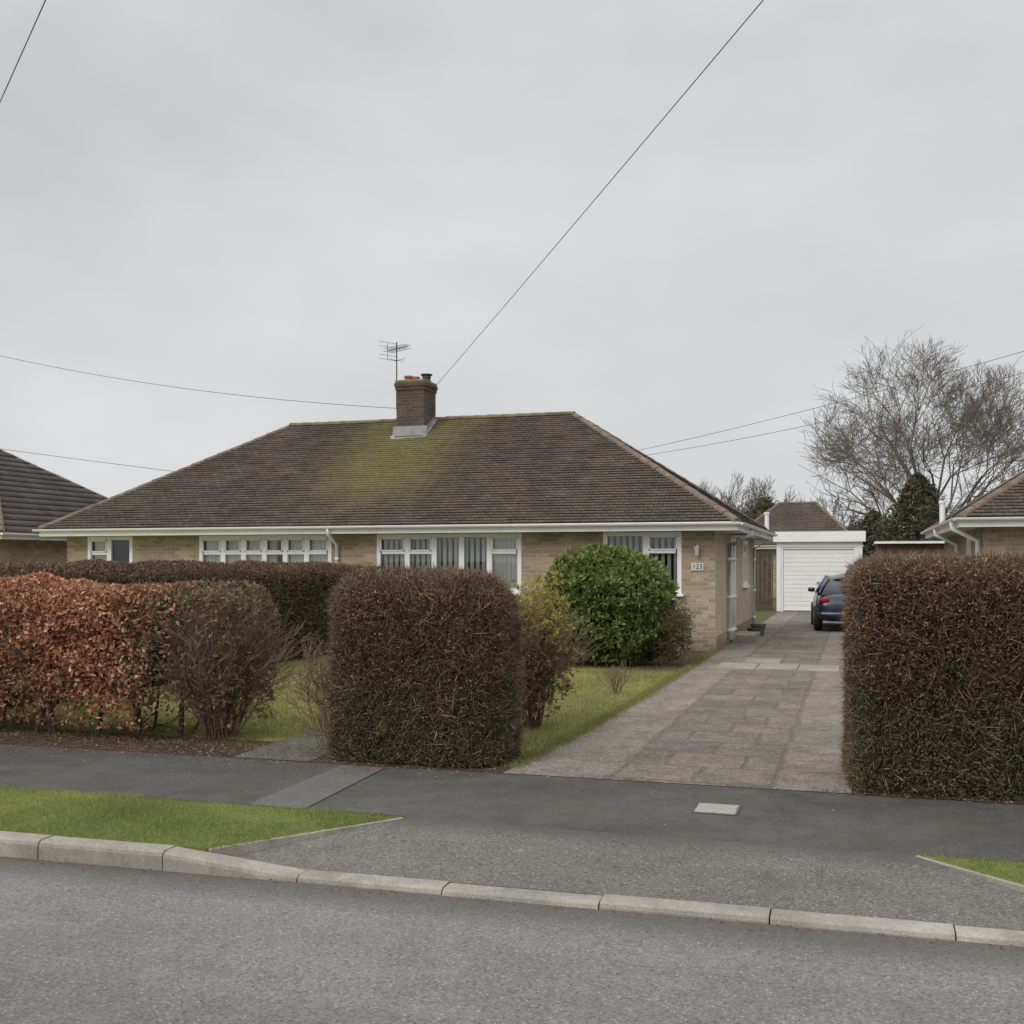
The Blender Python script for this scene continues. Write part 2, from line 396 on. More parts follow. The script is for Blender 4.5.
# ------------------------------------------------------------------ ground & road
def KO(x): return .022*(x+4)+.03
def sheet(name, pts, mat):
    mb = MB(); mb.quad(*pts); o = mb.obj(name, mat, fix=False); o["kind"] = "structure"; return o
g = MB()
g.quad((-900,-900,-.16),(900,-900,-.16),(900,6.35,-.16),(-900,6.35,-.16))
g.quad((-900,6.35,-.16),(900,6.35,-.16),(900,6.35,-.012),(-900,6.35,-.012))
g.quad((-900,6.35,-.012),(900,6.35,-.012),(900,1500,-.012),(-900,1500,-.012))
o = g.obj("ground", M['field'], fix=False); o["kind"] = "structure"
sheet("road", [(-45,-9,-.10),(45,-9,-.10),(45,5.205+KO(45),-.10),(-45,5.205+KO(-45),-.10)], M['road'])
sheet("pavement", [(-120,6.4,0),(120,6.4,0),(120,8.0,.004),(-120,8.0,.004)], M['pave'])
cm = MB(); n = 12
for i in range(n):
    f0, f1 = i/n, (i+1)/n
    def ptx(f, s):
        xl = -2.7+(-3.45+2.7)*f; xr = .32+(1.3-.32)*f; x = xl if s == 0 else xr
        y = 6.42+(5.33+KO(x)-6.42)*f; z = .003+(-.069)*(f**1.15)
        return (x, y, z)
    cm.quad(ptx(f1,0), ptx(f1,1), ptx(f0,1), ptx(f0,0))
o = cm.obj("driveway_apron", M['cross'], fix=False); o["kind"] = "structure"
sheet("driveway", [(-2.56,7.98,.008),(-.02,7.98,.008),(.1,37.8,.008),(-2.4,37.8,.008),(-2.4,13,.008),(-2.45,10,.008)], M['drive'])
sheet("pavement_patch", [(-3.85,6.45,.006),(-3.42,6.42,.006),(-3.5,7.9,.010),(-3.87,7.9,.010)], M['patch'])
sheet("garden_path", [(-4.9,7.98,.008),(-4.2,7.98,.008),(-4.35,9.6,.008),(-5.0,9.6,.008)], M['patch'])
o = MB()
for (x, y, dz) in ((-1.75,17.45,.0),(-1.13,17.5,.004),(-.52,17.42,.002),(-1.45,18.5,.001)):
    o.box((x-.295,y-.5,.0),(x+.295,y+.5,.014+dz))
o = o.obj("paving_slab_row", asphalt("slab_concrete", (.25,.228,.19), (.42,.385,.32), .6, .4, 90, moss=.4, speck=.3), bevel=.004); o["kind"] = "structure"

def turf_slab(name, outline, mat, z0, z1):
    import bmesh
    me = bpy.data.meshes.new(name); bm = bmesh.new()
    vs = [bm.verts.new((x, y, z1)) for x, y in outline]; f = bm.faces.new(vs)
    r = bmesh.ops.extrude_face_region(bm, geom=[f])
    ev = [v for v in r['geom'] if isinstance(v, bmesh.types.BMVert)]
    for v in ev: v.co.z = z0
    bmesh.ops.recalc_face_normals(bm, faces=bm.faces)
    bm.to_mesh(me); bm.free()
    o = pychild(name, me, None, mat); o["kind"] = "structure"; return o
turf_slab("verge", [(-45,5.335+KO(-45)),(-3.47,5.335+KO(-3.47)),(-2.74,6.41),(-45,6.41)], M['verge'], -.15, .006)
turf_slab("verge", [(1.33,5.335+KO(1.33)),(38,5.335+KO(38)),(38,6.41),(.34,6.41)], M['verge'], -.15, .006)
sheet("lawn", [(-30,8.35,0),(-2.38,8.35,0),(-2.38,20.2,0),(-30,20.2,0)], M['lawn'])
sheet("soil", [(-30,7.92,.006),(-2.55,7.97,.006),(-2.5,8.75,.006),(-30,9.2,.006)], M['soil'])
sheet("soil", [(-.02,7.97,.011),(30,7.97,.011),(30,9.6,.011),(-.02,9.6,.011)], M['soil'])
sheet("soil", [(-4.7,16.6,.005),(-2.41,16.3,.005),(-2.41,20.2,.005),(-5.4,20.2,.005)], M['soil'])
e = MB()
def strip(a, b, wd, z0, z1):
    a = Vector(a); b = Vector(b); d = (b-a).normalized(); nn = Vector((-d.y, d.x))*wd/2
    q = [a-nn, b-nn, b+nn, a+nn]; i = len(e.v)
    e.v += [(p.x,p.y,z0) for p in q]+[(p.x,p.y,z1) for p in q]
    e.f += [(i,i+3,i+2,i+1),(i+4,i+5,i+6,i+7),(i,i+1,i+5,i+4),(i+1,i+2,i+6,i+5),(i+2,i+3,i+7,i+6),(i+3,i,i+4,i+7)]
strip((-3.455,5.34+KO(-3.45)),(-2.72,6.41),.03,-.1,.004)
strip((1.32,5.34+KO(1.32)),(.325,6.41),.03,-.1,.004)
o = e.obj("edging_strip", M['concrete'], bevel=.004); o["kind"] = "structure"

k = MB()
def kerbh(x):
    if x <= -3.66: return 0.006
    if x >= 2.08: return 0.006
    if -2.85 <= x <= 1.27: return -.066
    if x < -2.85: return .006+(-.072)*((x+3.66)/.81)
    return -.066+.072*((x-1.27)/.81)
x = -3.66-.82*30
js = []
while x < 30: js.append(x); x += .82
rk = random.Random(3)
for a in js:
    b = a+.82-.008
    dy = rk.uniform(-.006,.006); dz = rk.uniform(-.004,.004); i = len(k.v)
    for xx, src in ((a, a), (b, b+.008)):
        h = kerbh(src)+dz; o_ = KO(xx)+dy
        for (y, z) in ((5.2,-.25),(5.205,h-.03),(5.212,h-.012),(5.232,h),(5.33,h+.002),(5.33,-.25)):
            k.v.append((xx, y+o_, z))
    for j in range(6):
        k.f.append((i+j, i+(j+1) % 6, i+6+(j+1) % 6, i+6+j))
    k.f.append(tuple(i+j for j in range(6))); k.f.append(tuple(i+6+j for j in reversed(range(6))))
o = k.obj("kerb", M['concrete']); o["kind"] = "structure"

c = thing("utility_cover", (-.86,7.22,0), "small pale concrete utility cover set in the dark pavement", "utility cover")
mb = MB(); mb.box((-1.0,7.08,-.05),(-.71,7.37,.009)); mb.obj("cover_frame", M['darkmetal'], c, .003)
mb = MB(); mb.box((-.985,7.095,-.02),(-.725,7.355,.013)); mb.obj("cover_lid", asphalt("pale_concrete", (.30,.285,.255), (.44,.42,.385), .5, .3, 90, speck=.3), c, .003)

# ------------------------------------------------------------------ scatter helpers
def rnd_unit(n):
    v = R.normal(size=(n,3)); return v/np.linalg.norm(v, axis=1, keepdims=True)
def norm(v): return v/np.maximum(np.linalg.norm(v, axis=1, keepdims=True), 1e-9)
def lowf(P, scale, seed):
    r = np.random.default_rng(seed); s = np.zeros(len(P))
    for i in range(8):
        kx = r.normal(size=3)*scale*(1+.3*i); s += np.sin(P@kx+r.uniform(0,6.28))/(1+.35*i)
    return s/3.2
def leaves(C, axis, L, W, cols, fold=.25):
    n = len(C); a = norm(axis); t = norm(np.cross(a, rnd_unit(n)))
    nrm = np.cross(a, t)
    L = np.broadcast_to(L, (n,))[:,None]; W = np.broadcast_to(W, (n,))[:,None]
    V = np.empty((n,4,3)); V[:,0] = C-a*L*.5; V[:,1] = C+t*W*.5+nrm*W*fold; V[:,2] = C+a*L*.5; V[:,3] = C-t*W*.5+nrm*W*fold
    F = np.arange(n*4).reshape(n,4)
    return V.reshape(-1,3), F, np.repeat(cols, 4, axis=0)
def blades(P, H, W, cols, lean=.35):
    n = len(P); d = R.normal(size=(n,3))*lean; d[:,2] = 1; d = norm(d)
    th = R.uniform(0, 2*PI, n); s = np.stack([np.cos(th), np.sin(th), np.zeros(n)],1)
    V = np.empty((n,3,3)); W = np.broadcast_to(W,(n,))[:,None]
    V[:,0] = P-s*W*.5; V[:,1] = P+s*W*.5; V[:,2] = P+d*H[:,None]
    return V.reshape(-1,3), np.arange(n*3).reshape(n,3), np.repeat(cols,3,axis=0)
def mixcol(cols, n, w=None, jit=.25):
    cols = np.array(cols); idx = R.choice(len(cols), n, p=w); c = cols[idx]
    return c*(1+R.uniform(-jit, jit, (n,1)))

def rbox_sample(lo, hi, r, n, depth, seed, amp=.05):
    lo = np.array(lo, float); hi = np.array(hi, float); s = hi-lo
    A = np.array([s[1]*s[2], s[1]*s[2], s[0]*s[2], s[0]*s[2], s[0]*s[1]])
    A[3] *= .5
    A = A/A.sum(); f = R.choice(5, n, p=A); P = lo+R.random((n,3))*s
    P[f==0,0] = lo[0]; P[f==1,0] = hi[0]; P[f==2,1] = lo[1]; P[f==3,1] = hi[1]; P[f==4,2] = hi[2]
    rr = np.array([r, r, r]); il = lo+rr; ih = hi-rr; il[2] = lo[2]
    Q = np.clip(P, il, ih); D = P-Q; ln = np.linalg.norm(D, axis=1, keepdims=True)
    Nn = D/np.maximum(ln, 1e-6)
    P2 = Q+Nn*r
    b = lowf(P2, 2.2, seed)*amp+lowf(P2, 6, seed+1)*amp*.5
    dep = R.exponential(depth, n)-depth*.4
    P3 = P2+Nn*(b-dep)[:,None]
    return P3, Nn

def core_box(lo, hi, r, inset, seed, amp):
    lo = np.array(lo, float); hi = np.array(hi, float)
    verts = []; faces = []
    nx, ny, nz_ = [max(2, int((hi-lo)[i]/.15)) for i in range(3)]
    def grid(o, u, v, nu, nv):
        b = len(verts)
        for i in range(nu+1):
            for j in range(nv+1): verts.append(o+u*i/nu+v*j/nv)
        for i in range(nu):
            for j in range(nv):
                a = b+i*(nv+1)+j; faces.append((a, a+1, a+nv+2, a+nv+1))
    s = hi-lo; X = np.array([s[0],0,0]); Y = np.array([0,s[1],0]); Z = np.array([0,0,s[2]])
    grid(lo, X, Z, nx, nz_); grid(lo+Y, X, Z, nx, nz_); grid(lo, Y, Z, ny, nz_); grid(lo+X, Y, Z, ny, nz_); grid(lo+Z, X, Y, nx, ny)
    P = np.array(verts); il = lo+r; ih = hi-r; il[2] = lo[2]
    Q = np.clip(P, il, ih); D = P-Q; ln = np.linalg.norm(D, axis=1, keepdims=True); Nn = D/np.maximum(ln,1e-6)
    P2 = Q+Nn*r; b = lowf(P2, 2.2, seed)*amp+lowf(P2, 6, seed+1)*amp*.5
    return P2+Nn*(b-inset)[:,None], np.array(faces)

def hedge(label, lo, hi, r, nleaf, ntwig, leafL, colf, seed, depth=.05, amp=.05, inset=.16, twigc=None, leafw=.6, keep=None, twigL=(.05,.15), cat="hedge", corelo=None, corehi=None):
    h = thing("hedge", ((lo[0]+hi[0])/2,(lo[1]+hi[1])/2,0), label, cat)
    P, Nn = rbox_sample(lo, hi, r, nleaf, depth, seed, amp=amp)
    if keep is not None:
        kx = keep(P); P = P[kx]; Nn = Nn[kx]
    n = len(P)
    V, F, Cc = leaves(P, rnd_unit(n)+Nn*.5+np.array([0,0,-.15]), R.uniform(.6,1.3,n)*leafL, R.uniform(.6,1.2,n)*leafL*leafw, colf(P, n))
    pychild("foliage", np_mesh("foliage", V, F, Cc), h, M['leaf'])
    P, Nn = rbox_sample(lo, hi, r, ntwig, depth*1.3, seed, amp=amp)
    n = len(P); tc_ = twigc(P, n) if twigc else mixcol([(.20,.13,.09),(.12,.08,.055),(.34,.25,.18),(.16,.145,.085)], n)
    V, F, Cc = leaves(P, rnd_unit(n)*.9+Nn*.8+np.array([0,0,.3]), R.uniform(twigL[0],twigL[1],n), R.uniform(.003,.007,n), tc_, 0)
    pychild("twigs", np_mesh("twigs", V, F, Cc), h, M['leaf'])
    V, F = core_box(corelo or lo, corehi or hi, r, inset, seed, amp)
    pychild("shade_core", np_mesh("shade_core", V, F, smooth=True), h, M['core'])  # solid shell, not branches; its dark colour paints the shade behind the leaves
    return h

def col_copper(P, n):
    c = mixcol([(.50,.225,.125),(.34,.14,.08),(.62,.33,.20),(.19,.09,.055),(.72,.48,.33)], n, [.36,.24,.22,.08,.10], .25)
    patch = lowf(P, 1.6, 91); m = (patch < -.25)[:,None]
    c = np.where(m, c*.66+np.array([.03,.024,.015]), c)
    dull = np.clip((P[:,0]+6.5)/.8, 0, 1)
    g = mixcol([(.22,.15,.09),(.14,.10,.065),(.30,.21,.12),(.17,.165,.08)], n, None, .3)
    return np.where((R.random(n) < dull)[:,None], g, c)
def col_brown(zred, top, green=.55, k=1., kr=1.):
    def f(P, n):
        t = np.clip((P[:,2]-zred)/(top-zred), 0, 1)
        t = t*(.72+.4*R.random(n))+lowf(P, 2.6, 17)*.28
        red = mixcol([(.28,.145,.092),(.20,.10,.068),(.42,.27,.18),(.12,.07,.048)], n, [.36,.3,.16,.18], .3)*kr
        dk = mixcol([(.10,.068,.046),(.145,.103,.068),(.065,.046,.034),(.115,.11,.05),(.26,.195,.135)], n, [.30,.24,.16,.2,.10], .25)*k
        low = np.clip((.80-P[:,2]+lowf(P, 3, 29)*.3)/.7, 0, 1)*green
        gr = mixcol([(.12,.135,.05),(.165,.17,.07),(.08,.095,.036)], n)
        u = R.random(n)
        c = np.where((u < t)[:,None], red, dk)
        return np.where((R.random(n) < low)[:,None], gr, c)
    return f

def keep_beech(P):
    zb = .40+.16*lowf(P, 3.5, 2)
    return (R.random(len(P)) < np.where(P[:,0] > -6.0, .18, 1.)) & ((P[:,2] > zb) | (R.random(len(P)) < .22))
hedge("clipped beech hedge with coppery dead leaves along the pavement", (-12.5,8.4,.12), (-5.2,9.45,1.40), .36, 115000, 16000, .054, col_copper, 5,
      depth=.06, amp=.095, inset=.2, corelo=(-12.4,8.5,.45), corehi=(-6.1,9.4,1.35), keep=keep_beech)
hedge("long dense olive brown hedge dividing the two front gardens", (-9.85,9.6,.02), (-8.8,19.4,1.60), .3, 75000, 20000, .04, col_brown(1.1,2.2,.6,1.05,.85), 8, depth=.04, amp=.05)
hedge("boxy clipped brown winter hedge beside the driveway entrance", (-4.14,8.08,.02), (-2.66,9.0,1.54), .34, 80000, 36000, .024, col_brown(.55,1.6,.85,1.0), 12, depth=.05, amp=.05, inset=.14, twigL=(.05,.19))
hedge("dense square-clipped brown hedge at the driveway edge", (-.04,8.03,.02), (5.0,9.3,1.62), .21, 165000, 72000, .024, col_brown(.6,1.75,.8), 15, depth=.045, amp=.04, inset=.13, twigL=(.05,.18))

# ------------------------------------------------------------------ branching plants
def grow(S, p, d, L, r, depth, rg, up=.06, wob=.14, nseg=3, side=.6, spread=.55, ratio=.78, env=None):
    for i in range(nseg):
        d = (d+Vector((rg.gauss(0,wob), rg.gauss(0,wob), rg.gauss(0,wob)*.7+up))).normalized()
        q = p+d*(L/nseg); r1 = r*.9
        if env and not env(q): return
        S.append((p, q, r, r1, depth)); p = q; r = r1
        if depth > 0 and i < nseg-1 and rg.random() < side:
            a = Vector((rg.gauss(0,1), rg.gauss(0,1), rg.gauss(0,.5))).normalized()
            grow(S, p, (d*.7+a*spread*1.3).normalized(), L*ratio*.85, r*.55, depth-1, rg, up, wob, nseg, side, spread, ratio, env)
    if depth > 0:
        for j in range(2 if rg.random() < .6 else 3):
            a = Vector((rg.gauss(0,1), rg.gauss(0,1), rg.gauss(0,.6))).normalized()
            grow(S, p, (d+a*spread).normalized(), L*ratio*rg.uniform(.8,1.1), r*.72, depth-1, rg, up, wob, nseg, side, spread, ratio, env)
def seg_mesh(S, nside=4, rmin=0.):
    P0 = np.array([tuple(s[0]) for s in S]); P1 = np.array([tuple(s[1]) for s in S])
    r0 = np.maximum(np.array([s[2] for s in S]), rmin)[:,None]; r1 = np.maximum(np.array([s[3] for s in S]), rmin)[:,None]
    d = norm(P1-P0); up = np.where(np.abs(d[:,2:3]) < .9, np.array([[0,0,1.]]), np.array([[1.,0,0]]))
    u = norm(np.cross(d, up)); w_ = np.cross(d, u); n = len(S)
    V = np.empty((n, nside*2, 3))
    for j in range(nside):
        a = 2*PI*j/nside; o = u*math.cos(a)+w_*math.sin(a)
        V[:,j] = P0+o*r0; V[:,nside+j] = P1+o*r1
    base = (np.arange(n)*nside*2)[:,None]
    F = np.concatenate([base+np.array([[j, (j+1) % nside, nside+(j+1) % nside, nside+j]]) for j in range(nside)])
    return V.reshape(-1,3), F
def bare_tree(loc, label, H, W, seed, depth=6, r0=.28, L=2.6, trunk=2.6, spread=.45, rmin=.012, mat='bark', up=.03, side=.7, ratio=.8, nb=7, wob=.06, zbot=None):
    """leaders fan out evenly over the hemisphere; growth stops at a rounded crown envelope"""
    rg = random.Random(seed); S = []
    t = thing("bare_tree", loc, label, "tree")
    p = Vector(loc); d = Vector((0,0,1)); T = []
    for i in range(4):
        d = (d+Vector((rg.gauss(0,.03), rg.gauss(0,.03), .1))).normalized(); q = p+d*trunk/4
        T.append((p, q, r0*(1.25 if i == 0 else 1.0-.04*i), r0*(1-.04*(i+1)), 9)); p = q
    zb = zbot if zbot is not None else trunk*.8
    cz = zb+(H-zb)*.48; rx = W/2; rz1 = H-cz; rz0 = cz-zb
    def env(q):
        dx = (q.x-loc[0])/rx; dy = (q.y-loc[1])/rx; dz = (q.z-cz)/(rz1 if q.z > cz else rz0)
        return dx*dx+dy*dy+dz*dz < rg.uniform(.82,1.1)**2 or (q.z < cz*.75 and abs(q.x-loc[0]) < rx*.5)
    for j in range(nb):
        an = j*2.39996; el = 1-.9*(j/max(1,nb-1))
        hz = math.sqrt(max(0, 1-el*el))
        a = Vector((math.cos(an)*hz, math.sin(an)*hz, el*.8+.32)).normalized()
        grow(S, p+Vector((0,0,-rg.uniform(0,trunk*.15))), a, L*rg.uniform(.9,1.1), r0*(.40 if j < 3 else .30), depth, rg, up, wob, 2, side, spread, ratio, env)
    V, F = seg_mesh(T+[s for s in S if s[4] >= depth-1], 7); pychild("trunk", np_mesh("trunk", V, F, smooth=True), t, M[mat])
    V, F = seg_mesh([s for s in S if s[4] < depth-1], 3, rmin); pychild("crown", np_mesh("crown", V, F), t, M[mat])
    print("tree segs", len(S))
    return t

bare_tree((4.0,63.9,0), "large leafless tree with a wide rounded crown of fine twigs", 14.6, 14.2, 33, depth=7, r0=.28, L=3.1, trunk=2.6, spread=.52, rmin=.0085, nb=15, ratio=.80, side=.55, up=.015)
bare_tree((-8.0,73,0), "bare tree showing above the bungalow roof", 7.9, 6, 5, depth=5, r0=.15, L=1.9, trunk=1.5, rmin=.012, nb=9)
bare_tree((-5.4,76,0), "slender leafless tree beyond the rooftops", 7.9, 5.5, 9, depth=5, r0=.14, L=1.9, trunk=1.5, rmin=.012, nb=9)
bare_tree((-1.2,66,0), "small bare tree among garden bushes", 5.9, 4.5, 14, depth=5, r0=.1, L=1.5, trunk=1.0, rmin=.012)
bare_tree((9.5,70,0), "bare tree beyond the neighbouring roof", 8.0, 6, 18, depth=5, r0=.16, L=2, trunk=1.5, rmin=.012)

def shrub(name, label, c, rx, ry, h, nclump, per, leafL, cols, wts, seed, mat='leafg', core=True, twigs=0, zlow=.0, leafw=.38, cat="shrub", zc=None, fill=.0, lump=.10, colz=None):
    t = thing(name, (c[0],c[1],0), label, cat)
    d = rnd_unit(nclump)
    zc = h*.5 if zc is None else zc
    rad = 1+lowf(d*1.0, 3.2, seed)*lump+lowf(d*1., 8, seed+3)*lump*.6
    dep = 1-np.minimum(R.exponential(.05, nclump), .5)-fill*R.random(nclump)
    S = np.array([rx, ry, h-zc]); Sl = np.array([rx*.95, ry*.95, zc-zlow])
    sc_ = np.where(d[:,2:3] > 0, S, Sl)
    CC = np.array([c[0],c[1],zc])+d*sc_*(rad*dep)[:,None]
    CC[:,2] = np.maximum(CC[:,2], .06+.1*R.random(nclump))
    ax = norm(d*1.0+np.array([0,0,.35]))
    n = nclump*per
    C0 = np.repeat(CC, per, axis=0); A = np.repeat(ax, per, axis=0)
    dirs = norm(A*.55+rnd_unit(n)); Ln = R.uniform(.7,1.2,n)*leafL
    cc = mixcol(cols, nclump, wts, .2)
    if colz is not None: cc = colz(CC, cc)
    cc = np.repeat(cc, per, axis=0)*(1+R.uniform(-.2,.2,(n,1)))
    V, F, K = leaves(C0+dirs*Ln[:,None]*.5, dirs, Ln, Ln*leafw, cc, .15)
    pychild("foliage", np_mesh("foliage", V, F, K), t, M[mat])
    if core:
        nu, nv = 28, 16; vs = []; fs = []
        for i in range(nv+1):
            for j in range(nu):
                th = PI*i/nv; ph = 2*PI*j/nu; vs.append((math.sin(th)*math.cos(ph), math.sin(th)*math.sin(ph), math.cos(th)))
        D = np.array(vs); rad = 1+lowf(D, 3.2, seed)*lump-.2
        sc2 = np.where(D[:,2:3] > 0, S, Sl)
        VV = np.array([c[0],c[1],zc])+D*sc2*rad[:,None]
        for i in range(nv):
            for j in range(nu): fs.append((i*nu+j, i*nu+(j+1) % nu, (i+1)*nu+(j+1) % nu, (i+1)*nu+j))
        pychild("shade_core", np_mesh("shade_core", VV, fs, smooth=True), t, M['coreg'])  # closed dark shell painting the shade within the shrub, no real branches
    if twigs:
        twig_part(t, c, h*.95, rx*.9, twigs, seed)
    return t
def twig_part(t, c, h, rad, nst, seed, mat='twig', depth=3, r=.008):
    rg = random.Random(seed); S = []
    for i in range(nst):
        a = rg.uniform(0, 2*PI); q = rg.uniform(0, rad*.25)
        p = Vector((c[0]+math.cos(a)*q, c[1]+math.sin(a)*q, 0))
        d = Vector((math.cos(a)*rg.uniform(.1,.7)*rad/h*1.6, math.sin(a)*rg.uniform(.1,.7)*rad/h*1.6, 1)).normalized()
        grow(S, p, d, h*.36*rg.uniform(.8,1.1), r, depth, rg, .04, .12, 3, .5, .5, .72)
    V, F = seg_mesh(S, 3, .0022); pychild("stems", np_mesh("stems", V, F), t, M[mat])

shrub("laurel_bush", "large rounded glossy green evergreen bush on the lawn", (-3.80,17.3), 1.06, .98, 1.94, 6000, 8, .095,
      [(.16,.20,.055),(.215,.26,.085),(.10,.135,.04),(.29,.32,.13)], [.38,.32,.16,.14], 31, lump=.15, zlow=-.1, zc=1.0, fill=.05, leafw=.42)
shrub("garden_shrub", "brownish green twiggy shrub at the bungalow corner", (-2.80,17.2), .42, .4, 1.12, 1300, 6, .05,
      [(.19,.19,.08),(.22,.17,.10),(.13,.13,.055)], [.4,.3,.3], 33, mat='leaf', twigs=14, core=False, fill=.5, lump=.2)
shrub("golden_shrub", "straggly shrub with yellow green leaves behind the hedge", (-3.02,10.3), .50, .5, 1.46, 2300, 6, .045,
      [(.30,.25,.11),(.25,.18,.11),(.19,.19,.07),(.24,.15,.10)], [.25,.3,.2,.25], 35, mat='leaf', core=False, twigs=46, zlow=.1, fill=.55, zc=.85, lump=.25,
      colz=lambda C, c: np.where(((C[:,2]+R.normal(size=len(C))*.15) > 1.0)[:,None], c*.3+np.array([.32,.30,.06])*.9, c))
t = thing("bare_shrub", (-2.8,13.3,0), "small leafless twiggy plant on the lawn edge", "shrub"); twig_part(t, (-2.8,13.3), .5, .3, 16, 41, depth=2, r=.005)
t = thing("bare_shrub", (-4.45,8.75,0), "tangled bare brown stems at the hedge end", "shrub"); twig_part(t, (-4.32,8.65), 1.05, .45, 26, 43, depth=3, r=.006)
t = thing("bare_shrub", (-5.6,8.95,0), "thin bare stems filling the end of the beech hedge", "shrub"); twig_part(t, (-5.6,8.9), 1.36, .62, 80, 47, depth=3, r=.010)
rg = random.Random(77); S = []
hb = [o for o in scene.objects if o.name == "hedge"][0]
for i in range(40):
    x = -12.2+i*.17+rg.uniform(-.09,.09); grow(S, Vector((x, 8.9+rg.uniform(-.3,.2), 0)), Vector((rg.gauss(0,.2), rg.gauss(0,.2), 1)).normalized(), .55, rg.uniform(.012,.03), 3, rg, spread=.7)
V, F = seg_mesh(S, 4, .0035); pychild("stems", np_mesh("stems", V, F), hb, M['barkd'])

def conifer(loc, h, r, label, seed, n=5200):
    t = thing("conifer_tree", loc, label, "tree")
    z = R.random(n)**.8; th = R.uniform(0, 2*PI, n)
    rr = r*(1-z)**.6*(1+.25*np.sin(th*3+z*9)+.14*np.sin(th*7-z*20)+.2*R.normal(size=n))*(.7+.35*R.random(n))
    P = np.stack([loc[0]+rr*np.cos(th), loc[1]+rr*np.sin(th), loc[2]+.4+z*(h-.4)],1)
    V, F, K = leaves(P, rnd_unit(n)+np.array([0,0,-.1]), R.uniform(.16,.36,n), R.uniform(.05,.11,n), mixcol([(.09,.095,.052),(.12,.115,.068),(.065,.072,.042),(.15,.125,.085)], n))
    pychild("crown", np_mesh("crown", V, F, K), t, M['leaf'])
    mb = MB(); mb.tube([loc, (loc[0],loc[1],h*.5), (loc[0],loc[1],h*.9)], [.14,.09,.02], 7); mb.obj("trunk", M['barkd'], t)
conifer((2.75,53.5,0), 5.7, 1.9, "dark conifer standing behind the garages", 51, 8500)
conifer((.9,57,0), 4.2, 1.6, "smaller dark evergreen behind the garages", 52, 5500)
def bigbush(loc, r, h, label, seed, cols, fill=.3):
    shrub("evergreen_bush", label, (loc[0],loc[1]), r, r, h, 2600, 6, .2, cols, None, seed, mat='leaf', cat="bush", fill=fill, lump=.3, leafw=.3)
bigbush((-4.7,60), 1.6, 5.2, "muted green bush rising behind the roofs", 61, [(.12,.125,.07),(.15,.145,.085),(.095,.10,.055)])
bigbush((-8.6,60), 1.8, 4.4, "brownish bush behind the bungalow roof", 62, [(.16,.14,.10),(.13,.13,.085)])
bigbush((.9,62), 2.6, 4.0, "brown winter bush beyond the garages", 63, [(.19,.155,.12),(.15,.13,.10)])
bigbush((6.2,58), 2.6, 4.4, "dull brown bush behind the neighbouring house", 64, [(.19,.155,.12),(.15,.13,.10)])
hedge("tall unclipped hedge closing off the back gardens", (-30,66,0), (30,67.5,3.0), .4, 16000, 9000, .32, lambda P, n: mixcol([(.17,.145,.10),(.12,.12,.075),(.20,.17,.13)], n), 71, depth=.2, amp=.35, twigL=(.4,1.2))

# ------------------------------------------------------------------ houses
def wall_panel(mb, mp, u0, u1, z0, z1, ops, dep=.10):
    us = sorted(set([u0,u1]+[v for o in ops for v in (o[0],o[1])])); zs = sorted(set([z0,z1]+[v for o in ops for v in (o[2],o[3])]))
    for a, b in zip(us, us[1:]):
        for c_, d in zip(zs, zs[1:]):
            m = ((a+b)/2,(c_+d)/2)
            if any(o[0] < m[0] < o[1] and o[2] < m[1] < o[3] for o in ops): continue
            mb.quad(mp(a,0,c_), mp(b,0,c_), mp(b,0,d), mp(a,0,d))
    for o in ops:
        a, b, c_, d = o[:4]
        mb.quad(mp(a,0,c_),mp(a,dep,c_),mp(a,dep,d),mp(a,0,d)); mb.quad(mp(b,0,c_),mp(b,dep,c_),mp(b,dep,d),mp(b,0,d))
        mb.quad(mp(a,0,c_),mp(b,0,c_),mp(b,dep,c_),mp(a,dep,c_)); mb.quad(mp(a,0,d),mp(b,0,d),mp(b,dep,d),mp(a,dep,d))

